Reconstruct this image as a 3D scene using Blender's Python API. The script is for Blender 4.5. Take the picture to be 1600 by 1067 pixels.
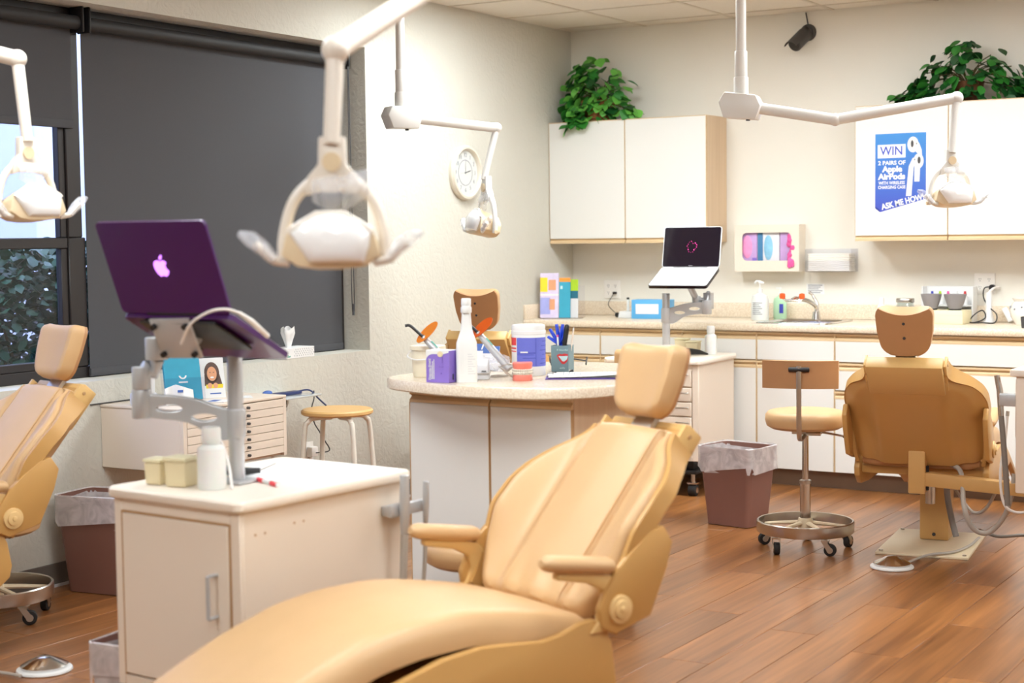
import bpy, bmesh, math, random
from mathutils import Vector, Matrix
random.seed(7)
for o in list(bpy.data.objects): bpy.data.objects.remove(o)
SC = bpy.context.scene
COL = SC.collection
PI = math.pi

# ------------------------------------------------------------------ camera
CAM = Vector((4.986, -8.971, 1.4217)); FPX = 2473.95
YAW, PITCH, ROLL = 0.5463, 0.0661, -0.0117
_f = Vector((-math.sin(YAW)*math.cos(PITCH), math.cos(YAW)*math.cos(PITCH), -math.sin(PITCH)))
_r0 = Vector((math.cos(YAW), math.sin(YAW), 0)); _u0 = _r0.cross(_f)
_r = math.cos(ROLL)*_r0 + math.sin(ROLL)*_u0; _u = -math.sin(ROLL)*_r0 + math.cos(ROLL)*_u0
cd = bpy.data.cameras.new('camera'); cam = bpy.data.objects.new('camera', cd); COL.objects.link(cam)
m = Matrix((_r, _u, -_f)).transposed().to_4x4(); m.translation = CAM
cam.matrix_world = m
cd.sensor_width = 36; cd.sensor_fit = 'HORIZONTAL'; cd.lens = FPX*36/1600; cd.clip_start = .05; cd.clip_end = 200
cd.dof.use_dof = True; cd.dof.focus_distance = 6.9; cd.dof.aperture_fstop = 2.8
SC.camera = cam
# measuring helpers: a photo pixel and a known distance / height / wall give a place in the room
def ray(x, y): return _f + _r*((x-800)/FPX) - _u*((y-533.5)/FPX)
def at(x, y, d): return CAM + ray(x, y)*d
def atz(x, y, z): d = ray(x, y); return CAM + d*((z-CAM.z)/d.z)
def aty(x, y, Y): d = ray(x, y); return CAM + d*((Y-CAM.y)/d.y)
def atx(x, y, X): d = ray(x, y); return CAM + d*((X-CAM.x)/d.x)

# ------------------------------------------------------------------ world, exposure
W = bpy.data.worlds.new('world'); SC.world = W; W.use_nodes = True
nt = W.node_tree; bg = nt.nodes['Background']
bg.inputs['Color'].default_value = (.70, .77, 1.0, 1); bg.inputs['Strength'].default_value = 2.0
SC.view_settings.view_transform = 'Standard'; SC.view_settings.look = 'None'
SC.view_settings.gamma = 1; SC.view_settings.use_curve_mapping = False
SC.view_settings.exposure = 1.58
LAMP_POWER = 7.5

# ------------------------------------------------------------------ materials
def lin(c): return tuple(((v/255)/12.92 if v/255 <= .04045 else ((v/255+.055)/1.055)**2.4) for v in c)
MATS = {}
def mat(name, rgb, rough=.5, metal=0, noise=0, nscale=20, bump=0, bscale=60, trans=0, alpha=1, spec=.5, coat=0, emit=0, sub=0):
    if name in MATS: return MATS[name]
    M = bpy.data.materials.new(name); M.use_nodes = True
    t = M.node_tree; b = t.nodes['Principled BSDF']; c = lin(rgb)+(1,)
    b.inputs['Base Color'].default_value = c; b.inputs['Roughness'].default_value = rough
    b.inputs['Metallic'].default_value = metal; b.inputs['Specular IOR Level'].default_value = spec
    b.inputs['Transmission Weight'].default_value = trans; b.inputs['Alpha'].default_value = alpha
    b.inputs['Coat Weight'].default_value = coat
    if sub: b.inputs['Subsurface Weight'].default_value = sub
    if emit:
        b.inputs['Emission Color'].default_value = c; b.inputs['Emission Strength'].default_value = emit
    tc = t.nodes.new('ShaderNodeTexCoord')
    n = t.nodes.new('ShaderNodeTexNoise'); n.inputs['Scale'].default_value = nscale; n.inputs['Detail'].default_value = 4
    t.links.new(tc.outputs['Object'], n.inputs['Vector'])
    k = noise if noise else .015
    mx = t.nodes.new('ShaderNodeMix'); mx.data_type = 'RGBA'
    mx.inputs[6].default_value = tuple(v*(1-k) for v in c[:3])+(1,); mx.inputs[7].default_value = tuple(min(1, v*(1+k)) for v in c[:3])+(1,)
    t.links.new(n.outputs['Fac'], mx.inputs[0]); t.links.new(mx.outputs[2], b.inputs['Base Color'])
    if bump:
        n2 = t.nodes.new('ShaderNodeTexNoise'); n2.inputs['Scale'].default_value = bscale; n2.inputs['Detail'].default_value = 5
        t.links.new(tc.outputs['Object'], n2.inputs['Vector'])
        bp = t.nodes.new('ShaderNodeBump'); bp.inputs['Strength'].default_value = bump; bp.inputs['Distance'].default_value = .01
        t.links.new(n2.outputs['Fac'], bp.inputs['Height']); t.links.new(bp.outputs['Normal'], b.inputs['Normal'])
    MATS[name] = M; return M
def grain_mat(name, rgb, dark, rough=.5, axis=1, scale=1.0, rand=0, coat=0, contrast=1.0):
    """wood: streaks stretched along one axis of the object, a shade per object"""
    M = bpy.data.materials.new(name); M.use_nodes = True; t = M.node_tree; b = t.nodes['Principled BSDF']
    b.inputs['Roughness'].default_value = rough; b.inputs['Coat Weight'].default_value = coat; b.inputs['Coat Roughness'].default_value = .25
    tc = t.nodes.new('ShaderNodeTexCoord'); mp = t.nodes.new('ShaderNodeMapping')
    s = [38*scale]*3; s[axis] = 1.6*scale; mp.inputs['Scale'].default_value = s
    oi = t.nodes.new('ShaderNodeObjectInfo')
    va = t.nodes.new('ShaderNodeVectorMath'); va.operation = 'SCALE'; va.inputs[0].default_value = (37, 91, 13)
    t.links.new(oi.outputs['Random'], va.inputs['Scale'])
    ad = t.nodes.new('ShaderNodeVectorMath'); ad.operation = 'ADD'
    t.links.new(tc.outputs['Object'], ad.inputs[0]); t.links.new(va.outputs[0], ad.inputs[1]); t.links.new(ad.outputs[0], mp.inputs['Vector'])
    n = t.nodes.new('ShaderNodeTexNoise'); n.inputs['Scale'].default_value = 1; n.inputs['Detail'].default_value = 6; n.inputs['Distortion'].default_value = .6
    t.links.new(mp.outputs[0], n.inputs['Vector'])
    mp2 = t.nodes.new('ShaderNodeMapping'); s2 = [9*scale]*3; s2[axis] = .7*scale; mp2.inputs['Scale'].default_value = s2
    t.links.new(ad.outputs[0], mp2.inputs['Vector'])
    n2 = t.nodes.new('ShaderNodeTexNoise'); n2.inputs['Scale'].default_value = 1; n2.inputs['Detail'].default_value = 3
    t.links.new(mp2.outputs[0], n2.inputs['Vector'])
    av = t.nodes.new('ShaderNodeMath'); av.operation = 'ADD'
    t.links.new(n.outputs['Fac'], av.inputs[0]); t.links.new(n2.outputs['Fac'], av.inputs[1])
    cr = t.nodes.new('ShaderNodeMapRange'); cr.inputs['From Min'].default_value = 1-.38/contrast; cr.inputs['From Max'].default_value = 1+.38/contrast
    t.links.new(av.outputs[0], cr.inputs['Value'])
    mx = t.nodes.new('ShaderNodeMix'); mx.data_type = 'RGBA'; mx.inputs[6].default_value = lin(dark)+(1,); mx.inputs[7].default_value = lin(rgb)+(1,)
    t.links.new(cr.outputs[0], mx.inputs[0])
    hs = t.nodes.new('ShaderNodeHueSaturation')
    ra = t.nodes.new('ShaderNodeMapRange'); ra.inputs['To Min'].default_value = 1-rand; ra.inputs['To Max'].default_value = 1+rand
    t.links.new(oi.outputs['Random'], ra.inputs['Value']); t.links.new(ra.outputs[0], hs.inputs['Value'])
    t.links.new(mx.outputs[2], hs.inputs['Color']); t.links.new(hs.outputs[0], b.inputs['Base Color'])
    MATS[name] = M; return M
def speckle_mat(name, a, c, rough=.35, scale=160):
    M = bpy.data.materials.new(name); M.use_nodes = True; t = M.node_tree; b = t.nodes['Principled BSDF']; b.inputs['Roughness'].default_value = rough
    tc = t.nodes.new('ShaderNodeTexCoord'); n = t.nodes.new('ShaderNodeTexNoise'); n.inputs['Scale'].default_value = scale; n.inputs['Detail'].default_value = 3
    t.links.new(tc.outputs['Object'], n.inputs['Vector'])
    r = t.nodes.new('ShaderNodeValToRGB'); r.color_ramp.elements[0].position = .4; r.color_ramp.elements[0].color = lin(a)+(1,)
    r.color_ramp.elements[1].position = .6; r.color_ramp.elements[1].color = lin(c)+(1,)
    t.links.new(n.outputs['Fac'], r.inputs['Fac']); t.links.new(r.outputs['Color'], b.inputs['Base Color'])
    MATS[name] = M; return M
def stucco_mat(name, rgb):
    M = mat(name, rgb, .85, noise=.03, nscale=3); t = M.node_tree; b = t.nodes['Principled BSDF']
    tc = t.nodes.new('ShaderNodeTexCoord'); v = t.nodes.new('ShaderNodeTexNoise'); v.inputs['Scale'].default_value = 22; v.inputs['Detail'].default_value = 3; v.inputs['Distortion'].default_value = 1.4
    t.links.new(tc.outputs['Object'], v.inputs['Vector'])
    bp = t.nodes.new('ShaderNodeBump'); bp.inputs['Strength'].default_value = .28; bp.inputs['Distance'].default_value = .02
    t.links.new(v.outputs['Fac'], bp.inputs['Height']); t.links.new(bp.outputs['Normal'], b.inputs['Normal']); return M
def glass_mat(name, rgb=(255, 255, 255), mixf=.12, rough=.02):
    M = bpy.data.materials.new(name); M.use_nodes = True; t = M.node_tree; t.nodes.clear()
    o = t.nodes.new('ShaderNodeOutputMaterial'); tr = t.nodes.new('ShaderNodeBsdfTransparent'); tr.inputs['Color'].default_value = lin(rgb)+(1,)
    g = t.nodes.new('ShaderNodeBsdfGlossy'); g.inputs['Roughness'].default_value = rough
    lf = t.nodes.new('ShaderNodeLayerWeight'); lf.inputs['Blend'].default_value = .5; lw = t.nodes.new('ShaderNodeMath'); lw.operation = 'POWER'; lw.inputs[1].default_value = 4; t.links.new(lf.outputs['Facing'], lw.inputs[0])
    a = t.nodes.new('ShaderNodeMath'); a.operation = 'ADD'; a.inputs[1].default_value = mixf; t.links.new(lw.outputs[0], a.inputs[0])
    mx = t.nodes.new('ShaderNodeMixShader'); t.links.new(a.outputs[0], mx.inputs[0]); t.links.new(tr.outputs[0], mx.inputs[1]); t.links.new(g.outputs[0], mx.inputs[2])
    t.links.new(mx.outputs[0], o.inputs['Surface']); MATS[name] = M; return M
def film_mat(name, rgb, op):
    """thin plastic film: partly see-through, partly diffuse and glossy"""
    M = bpy.data.materials.new(name); M.use_nodes = True; t = M.node_tree; b = t.nodes['Principled BSDF']; o = t.nodes['Material Output']
    b.inputs['Base Color'].default_value = lin(rgb)+(1,); b.inputs['Roughness'].default_value = .2
    tr = t.nodes.new('ShaderNodeBsdfTransparent'); mx = t.nodes.new('ShaderNodeMixShader')
    tc = t.nodes.new('ShaderNodeTexCoord'); n = t.nodes.new('ShaderNodeTexNoise'); n.inputs['Scale'].default_value = 14; n.inputs['Detail'].default_value = 2; n.inputs['Distortion'].default_value = 1.5
    t.links.new(tc.outputs['Object'], n.inputs['Vector'])
    r = t.nodes.new('ShaderNodeMapRange'); r.inputs['From Min'].default_value = .3; r.inputs['From Max'].default_value = .7
    r.inputs['To Min'].default_value = op*.8; r.inputs['To Max'].default_value = min(1, op*1.25)
    t.links.new(n.outputs['Fac'], r.inputs['Value']); t.links.new(r.outputs[0], mx.inputs[0])
    t.links.new(tr.outputs[0], mx.inputs[1]); t.links.new(b.outputs[0], mx.inputs[2]); t.links.new(mx.outputs[0], o.inputs['Surface'])
    bp = t.nodes.new('ShaderNodeBump'); bp.inputs['Strength'].default_value = .3; bp.inputs['Distance'].default_value = .01
    t.links.new(n.outputs['Fac'], bp.inputs['Height']); t.links.new(bp.outputs['Normal'], b.inputs['Normal'])
    MATS[name] = M; return M

stucco_mat('wall_stucco', (208, 205, 194)); mat('wall_cream', (234, 230, 220), .8, noise=.02, nscale=4, bump=.05, bscale=90)
mat('ceiling_tile', (226, 218, 206), .9, noise=.05, nscale=60, bump=.15, bscale=120); mat('grid_bar', (206, 196, 180), .5)
grain_mat('floor_wood', (176, 116, 64), (102, 60, 28), .3, 1, 1.0, .08, .35)
mat('vinyl_base', (108, 100, 92), .55, noise=.04); mat('black_frame', (38, 33, 32), .45, noise=.08)
mat('blind_fabric', (74, 74, 78), .8, noise=.06, nscale=200, bump=.1, bscale=400); mat('blind_dark', (40, 39, 40), .6, noise=.05)
glass_mat('window_glass', (225, 232, 245), .03)
mat('laminate_white', (227, 226, 222), .35, noise=.006, nscale=3); grain_mat('oak_edge', (228, 203, 164), (206, 176, 134), .5, 0, 1.0, .02)
grain_mat('oak_side', (222, 198, 168), (205, 177, 144), .5, 2, .8, .02); mat('oak_dark', (190, 150, 105), .6, noise=.05, nscale=30)  # last one: deeper oak brown for island edge strips, door gap and screws
speckle_mat('counter', (222, 203, 178), (236, 222, 201), .22, 140); mat('toe_kick', (128, 104, 84), .6, noise=.08, nscale=12)
mat('leather', (207, 168, 121), .44, noise=.04, nscale=14, bump=.05, bscale=220, coat=.04); mat('leather_dark', (184, 136, 92), .5, noise=.05, nscale=20)
mat('shell_tan', (198, 152, 88), .38, noise=.03, nscale=5); mat('shell_light', (216, 176, 112), .4, noise=.03, nscale=5)
mat('pivot_cream', (224, 188, 130), .35); mat('column_tan', (206, 162, 100), .4, noise=.03); mat('plate_cream', (222, 204, 172), .4, noise=.04)
mat('lamp_cream', (228, 218, 205), .3, noise=.008); mat('lamp_white', (228, 226, 221), .3, noise=.008); mat('lamp_tan', (226, 204, 168), .35, noise=.02)
mat('shield_white', (250, 250, 250), .15, noise=.004, coat=.5); film_mat('plastic_film', (238, 240, 248), .3); film_mat('bin_liner', (240, 234, 234), .55)
mat('cart_cream', (232, 217, 200), .45, noise=.012, nscale=4); mat('cart_top', (240, 229, 215), .4, noise=.01); mat('mat_white', (250, 250, 250), .5)
mat('chrome', (214, 212, 210), .16, 1); mat('steel', (196, 190, 182), .3, 1, noise=.05, nscale=30); mat('silver_paint', (194, 195, 197), .32, .4, noise=.02)
mat('black_plastic', (26, 25, 26), .4); mat('dark_grey', (70, 68, 68), .5); mat('rubber', (30, 28, 28), .7)
mat('purple_case', (64, 14, 88), .28, noise=.03, coat=.3); mat('apple_glow', (196, 120, 250), .3, emit=.9)
mat('alu_white', (216, 218, 220), .35); mat('screen_black', (26, 20, 30), .08); mat('key_grey', (214, 216, 222), .5)
mat('brown_bin', (132, 92, 80), .45, noise=.04, nscale=10); mat('bottle_hdpe', (232, 232, 230), .45, sub=.2); mat('bottle_white', (232, 232, 231), .35)
mat('box_cream', (232, 216, 176), .5, noise=.02); mat('box_yellow', (238, 228, 190), .5, noise=.02)
mat('tub_cream', (240, 231, 206), .4); mat('purple_box', (142, 116, 205), .5, noise=.03); mat('purple_dark', (104, 76, 172), .5)
mat('paper', (234, 234, 233), .6); mat('paper_grey', (214, 214, 216), .6); mat('orange_shield', (236, 140, 52), .2, trans=.25)
mat('orange_dark', (205, 84, 16), .3); mat('teal', (92, 176, 160), .5); mat('label_violet', (104, 112, 205), .5, noise=.08, nscale=300); mat('label_navy', (58, 66, 170), .5)
mat('label_red', (222, 62, 64), .5); mat('blue_label', (70, 106, 180), .5); mat('gum_pink', (232, 124, 108), .35, noise=.05); mat('tooth', (246, 240, 226), .3)
mat('mug_slate', (116, 142, 150), .45, noise=.04, nscale=40); mat('lip_red', (206, 52, 54), .4); mat('mint', (196, 226, 228), .5); mat('clap_blue', (24, 66, 205), .4)
mat('wood_seat', (226, 182, 118), .45, noise=.08, nscale=6); mat('stool_white', (236, 230, 218), .4)
mat('leaf_light', (104, 178, 72), .45, noise=.2, nscale=12); mat('leaf_mid', (48, 124, 44), .45, noise=.2, nscale=12); mat('leaf_dark', (22, 76, 30), .45, noise=.2, nscale=12); mat('stem_brown', (84, 74, 40), .7)
mat('wicker', (160, 104, 58), .7, noise=.3, nscale=60, bump=.8, bscale=90); mat('wicker_dark', (104, 62, 34), .7, noise=.2, nscale=60)
mat('poster_top', (62, 134, 204), .5); mat('poster_low', (66, 84, 186), .5); mat('poster_mid', (64, 112, 198), .5); mat('poster_side', (48, 62, 150), .5); mat('ink', (60, 60, 66), .6); mat('ink_soft', (150, 152, 160), .6)
mat('glove_box', (233, 222, 207), .4); mat('glove_pink', (240, 150, 200), .6, noise=.25, nscale=30); mat('glove_hot', (238, 90, 160), .6, noise=.3, nscale=40); mat('glove_blue', (140, 196, 228), .6, noise=.3, nscale=25)
mat('card_violet', (196, 160, 214), .5, noise=.1, nscale=30); mat('card_white', (226, 226, 232), .5, noise=.05); mat('card_blue', (66, 124, 170), .5, noise=.2, nscale=20)
glass_mat('acrylic', (250, 250, 252), .015, .05); glass_mat('jar_glass', (240, 244, 244), .08)
mat('outlet', (240, 236, 230), .4); mat('towel', (244, 240, 232), .8, bump=.1, bscale=80)
mat('blue_box', (92, 172, 226), .5, noise=.02); mat('soap_clear', (226, 230, 228), .3, sub=.1); mat('soap_green', (186, 224, 190), .3, sub=.1); mat('eye_orange', (240, 96, 40), .4)
mat('bowl_grey', (138, 134, 136), .45); mat('ceramic', (240, 234, 224), .2, coat=.4); mat('hose_grey', (176, 168, 158), .45); mat('hose_dark', (128, 120, 112), .5)
mat('teal_brochure', (52, 160, 190), .5, noise=.12, nscale=18); mat('teal_dark', (10, 100, 124), .5); mat('lime', (168, 204, 30), .5); mat('amber', (250, 152, 56), .5); mat('yellow', (238, 216, 50), .5)
mat('mag_lilac', (216, 204, 232), .5, noise=.2, nscale=25); mat('mag_blue', (160, 166, 226), .5, noise=.15, nscale=20); mat('skin_print', (222, 160, 120), .6, noise=.05); mat('hair_print', (96, 74, 66), .6, noise=.3, nscale=60); mat('mag_tan', (196, 150, 120), .5, noise=.2, nscale=30)
mat('clock_rim', (226, 220, 206), .3, .2); mat('clock_face', (212, 214, 210), .25); mat('exterior_wall', (214, 214, 222), .9, noise=.08, nscale=4, bump=.4, bscale=18); mat('exterior_panel', (190, 192, 204), .9, noise=.04); mat('soil', (70, 60, 52), .9, noise=.2, nscale=10)
mat('hedge_leaf', (36, 80, 50), .4, noise=.35, nscale=8); mat('tray_glass', (205, 214, 220), .1, .3)
mat('red_pen', (226, 44, 50), .4); mat('cable_white', (236, 232, 228), .5); mat('cable_black', (28, 28, 30), .5); mat('cable_navy', (40, 52, 96), .5); mat('gold', (222, 200, 120), .4)

# ------------------------------------------------------------------ mesh helpers
def smoothstep(a, b, x):
    t = max(0, min(1, (x-a)/(b-a))); return t*t*(3-2*t)
def interp(tab, x):
    if tab[0][0] > tab[-1][0]: tab = tab[::-1]
    if x <= tab[0][0]: return tab[0][1]
    for (a, b), (c, d) in zip(tab, tab[1:]):
        if x <= c:
            t = (x-a)/(c-a); return b+(d-b)*t
    return tab[-1][1]
class MB:
    def __init__(s): s.v = []; s.f = []
    def add(s, vs, fs, M=None):
        o = len(s.v)
        for p in vs:
            p = Vector(p); s.v.append(tuple(M @ p) if M else tuple(p))
        s.f += [tuple(i+o for i in q) for q in fs]; return s
    def bx(s, x0, x1, y0, y1, z0, z1, M=None):
        return s.add([(x0, y0, z0), (x1, y0, z0), (x1, y1, z0), (x0, y1, z0), (x0, y0, z1), (x1, y0, z1), (x1, y1, z1), (x0, y1, z1)],
                     [(3, 2, 1, 0), (4, 5, 6, 7), (0, 1, 5, 4), (1, 2, 6, 5), (2, 3, 7, 6), (3, 0, 4, 7)], M)
    def box(s, c, d, M=None): return s.bx(c[0]-d[0]/2, c[0]+d[0]/2, c[1]-d[1]/2, c[1]+d[1]/2, c[2]-d[2]/2, c[2]+d[2]/2, M)
    def frust(s, c, lo, hi, z0, z1, M=None):
        (a, b), (e, g) = (lo[0]/2, lo[1]/2), (hi[0]/2, hi[1]/2)
        v = [(c[0]+x*a, c[1]+y*b, z0) for x, y in ((-1, -1), (1, -1), (1, 1), (-1, 1))]+[(c[0]+x*e, c[1]+y*g, z1) for x, y in ((-1, -1), (1, -1), (1, 1), (-1, 1))]
        return s.add(v, [(3, 2, 1, 0), (4, 5, 6, 7), (0, 1, 5, 4), (1, 2, 6, 5), (2, 3, 7, 6), (3, 0, 4, 7)], M)
    def tube(s, pts, r, n=10, cap=True, flat=1.0, closed=False, up=None):
        pts = [Vector(p) for p in pts]; k = len(pts); rs = r if isinstance(r, (list, tuple)) else [r]*k
        T = []
        for i in range(k):
            a = pts[(i-1) % k] if closed else pts[max(0, i-1)]; b = pts[(i+1) % k] if closed else pts[min(k-1, i+1)]
            T.append((b-a).normalized())
        ref = Vector(up) if up else (Vector((0, 0, 1)) if abs(T[0].z) < .9 else Vector((1, 0, 0)))
        N = (ref-T[0]*ref.dot(T[0])).normalized(); vs = []
        for i in range(k):
            N = (N-T[i]*N.dot(T[i])).normalized(); B = T[i].cross(N)
            for j in range(n):
                a = 2*PI*j/n; vs.append(pts[i]+(N*math.cos(a)*flat+B*math.sin(a))*rs[i])
        fs = [(i*n+j, i*n+(j+1) % n, (i+1)*n+(j+1) % n, (i+1)*n+j) for i in range(k-1) for j in range(n)]
        if closed: fs += [((k-1)*n+j, (k-1)*n+(j+1) % n, (j+1) % n, j) for j in range(n)]
        elif cap: fs += [tuple(range(n-1, -1, -1)), tuple((k-1)*n+j for j in range(n))]
        return s.add(vs, fs)
    def lathe(s, prof, n=24, c=(0, 0, 0), M=None, sx=1, sy=1, cap=True):
        vs = []; k = len(prof)
        for r, z in prof:
            for j in range(n):
                a = 2*PI*j/n; vs.append((c[0]+r*math.cos(a)*sx, c[1]+r*math.sin(a)*sy, c[2]+z))
        fs = [(i*n+j, i*n+(j+1) % n, (i+1)*n+(j+1) % n, (i+1)*n+j) for i in range(k-1) for j in range(n)]
        if cap and prof[0][0] > 1e-6: fs.append(tuple(range(n-1, -1, -1)))
        if cap and prof[-1][0] > 1e-6: fs.append(tuple((k-1)*n+j for j in range(n)))
        return s.add(vs, fs, M)
    def cyl(s, a, b, r, n=16, r2=None): return s.tube([a, b], [r, r if r2 is None else r2], n)
    def ell(s, c, r, n=16, k=10, M=None):
        return s.lathe([(max(1e-7, math.sin(PI*i/k))*1.0, -math.cos(PI*i/k)) for i in range(k+1)], n, M=(M or Matrix()) @ Matrix.Translation(c) @ Matrix.Diagonal((r[0], r[1], r[2], 1)))
    def prism(s, poly, ext):
        poly = [Vector(p) for p in poly]; e = Vector(ext); k = len(poly)
        return s.add(poly+[p+e for p in poly], [tuple(range(k-1, -1, -1)), tuple(range(k, 2*k))]+[(i, (i+1) % k, (i+1) % k+k, i+k) for i in range(k)])
    def slab(s, ft, fb, nu, nv):
        """closed solid between two surfaces given over the unit square"""
        vs = [ft(i/nu, j/nv) for i in range(nu+1) for j in range(nv+1)]+[fb(i/nu, j/nv) for i in range(nu+1) for j in range(nv+1)]
        w = nv+1; o = (nu+1)*w; fs = []
        for i in range(nu):
            for j in range(nv):
                a = i*w+j; fs.append((a, a+w, a+w+1, a+1)); fs.append((o+a, o+a+1, o+a+w+1, o+a+w))
        for i in range(nu):
            a = i*w; fs.append((a, o+a, o+a+w, a+w)); a = i*w+nv; fs.append((a, a+w, o+a+w, o+a))
        for j in range(nv):
            a = j; fs.append((a, a+1, o+a+1, o+a)); a = nu*w+j; fs.append((a, o+a, o+a+1, a+1))
        return s.add(vs, fs)
    def sheet(s, f, nu, nv):
        w = nv+1
        return s.add([f(i/nu, j/nv) for i in range(nu+1) for j in range(nv+1)], [(i*w+j, (i+1)*w+j, (i+1)*w+j+1, i*w+j+1) for i in range(nu) for j in range(nv)])
def bez(pts, n=8):
    """smooth path through points"""
    P = [Vector(p) for p in pts]; P = [P[0]*2-P[1]]+P+[P[-1]*2-P[-2]]; out = []
    for i in range(1, len(P)-2):
        for k in range(n):
            t = k/n; a, b, c, d = P[i-1:i+3]
            out.append(.5*((2*b)+(c-a)*t+(2*a-5*b+4*c-d)*t*t+(3*b-a-3*c+d)*t**3))
    out.append(P[-2]); return out
def plate2d(outline, holes, thick, bev=0):
    """flat plate with holes as (verts, faces): outline in x-y, centred on z"""
    cu = bpy.data.curves.new('plate', 'CURVE'); cu.dimensions = '2D'; cu.fill_mode = 'BOTH'; cu.extrude = max(.0002, thick/2-bev); cu.bevel_depth = bev; cu.bevel_resolution = 1
    for loop in [outline]+holes:
        sp = cu.splines.new('POLY'); sp.points.add(len(loop)-1); sp.use_cyclic_u = True
        for p, q in zip(sp.points, loop): p.co = (q[0], q[1], 0, 1)
    o = bpy.data.objects.new('plate', cu); COL.objects.link(o); dg = bpy.context.evaluated_depsgraph_get()
    me = bpy.data.meshes.new_from_object(o.evaluated_get(dg)); r = ([tuple(v.co) for v in me.vertices], [tuple(p.vertices) for p in me.polygons])
    bpy.data.objects.remove(o); bpy.data.curves.remove(cu); bpy.data.meshes.remove(me); return r
def textmesh(txt, size, bold=0, align='CENTER', shear=0):
    cu = bpy.data.curves.new('t', 'FONT'); cu.body = txt; cu.size = size; cu.align_x = align; cu.align_y = 'CENTER'; cu.extrude = .0004; cu.offset = bold; cu.shear = shear; cu.resolution_u = 3
    o = bpy.data.objects.new('t', cu); COL.objects.link(o); dg = bpy.context.evaluated_depsgraph_get()
    me = bpy.data.meshes.new_from_object(o.evaluated_get(dg)); r = ([tuple(v.co) for v in me.vertices], [tuple(p.vertices) for p in me.polygons])
    bpy.data.objects.remove(o); bpy.data.curves.remove(cu); bpy.data.meshes.remove(me); return r
def ellipse(cx, cy, a, b, n=20, a0=0, a1=2*PI): return [(cx+a*math.cos(a0+(a1-a0)*i/n), cy+b*math.sin(a0+(a1-a0)*i/n)) for i in range(n if abs(a1-a0-2*PI) < 1e-6 else n+1)]
def frame(o, x, y, z=None):
    x = Vector(x).normalized(); y = Vector(y); y = (y-x*y.dot(x)).normalized(); z = x.cross(y)
    M = Matrix((x, y, z)).transposed().to_4x4(); M.translation = Vector(o); return M
def build(mb, name, mt, parent=None, bevel=0, seg=2, smooth=True, loc=None, world=False, kind=None, label=None):
    vs = mb.v
    if world and parent is not None:
        base = parent
        while base.parent: base = base.parent
        inv = base.matrix_basis.inverted(); vs = [tuple(inv @ Vector(p)) for p in vs]
    me = bpy.data.meshes.new(name); me.from_pydata(vs, [], mb.f)
    bm = bmesh.new(); bm.from_mesh(me); bmesh.ops.recalc_face_normals(bm, faces=bm.faces)
    if bevel:
        es = [e for e in bm.edges if len(e.link_faces) == 2 and e.calc_face_angle(0) > .5]
        bmesh.ops.bevel(bm, geom=es, offset=bevel, segments=seg, affect='EDGES', clamp_overlap=True, profile=.5)
    bm.to_mesh(me); bm.free()
    if smooth:
        me.polygons.foreach_set('use_smooth', [True]*len(me.polygons)); me.set_sharp_from_angle(angle=math.radians(38))
    me.materials.append(MATS[mt] if isinstance(mt, str) else mt)
    o = bpy.data.objects.new(name, me); COL.objects.link(o)
    if parent is not None: o.parent = parent
    if loc is not None: o.location = loc
    if kind: o['kind'] = kind
    if label: o['label'] = label
    return o
def tag(o, label, cat, group=None):
    o['label'] = label; o['category'] = cat
    if group: o['group'] = group
    return o
def thing(name, label, cat, loc=(0, 0, 0), rz=0, group=None):
    o = bpy.data.objects.new(name, None); COL.objects.link(o); o.empty_display_size = .1
    o.location = loc; o.rotation_euler = (0, 0, rz); o.matrix_basis = Matrix.Translation(Vector(loc)) @ Matrix.Rotation(rz, 4, 'Z'); return tag(o, label, cat, group)
def struct(o): o['kind'] = 'structure'; return o
def copy_part(src, parent, loc=None):
    c = src.copy(); COL.objects.link(c); c.parent = parent
    if loc is not None: c.location = loc
    return c

# ================================================================== ROOM
H = 2.7187; RX, RY = 7.6, -11.2
# floor: boards laid along the room, each its own piece
sub = MB().bx(-.25, RX+.1, RY-.1, .1, -.12, -.006); floor = struct(build(sub, 'floor', 'toe_kick', smooth=False))
PW, PL = .178, 1.22
pm = build(MB().bx(.0008, PW-.0008, .0008, PL-.0008, -.006, 0), 'plank', 'floor_wood', floor, bevel=.0012, seg=1)
first = True; rest = MB(); n = 0
for i in range(int(RX/PW)+1):
    off = (i*0.437) % 1*PL
    for k in range(-1, 10):
        x = i*PW; y = -(k+1)*PL+off-.02
        near = x < 4.95 and y > -7.6
        if y > -.02: continue
        top = min(PL, -y)
        if near and n < 296:
            o = pm if first else copy_part(pm, floor); first = False; o.location = (x, y, 0); o.scale = (1, top/PL, 1); n += 1
        elif y > RY: rest.bx(x+.0008, min(RX, x+PW)-.0008, y+.0008, y+top-.0008, -.006, 0)
build(rest, 'plank_field', 'floor_wood', floor, smooth=False, kind='stuff')
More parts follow.
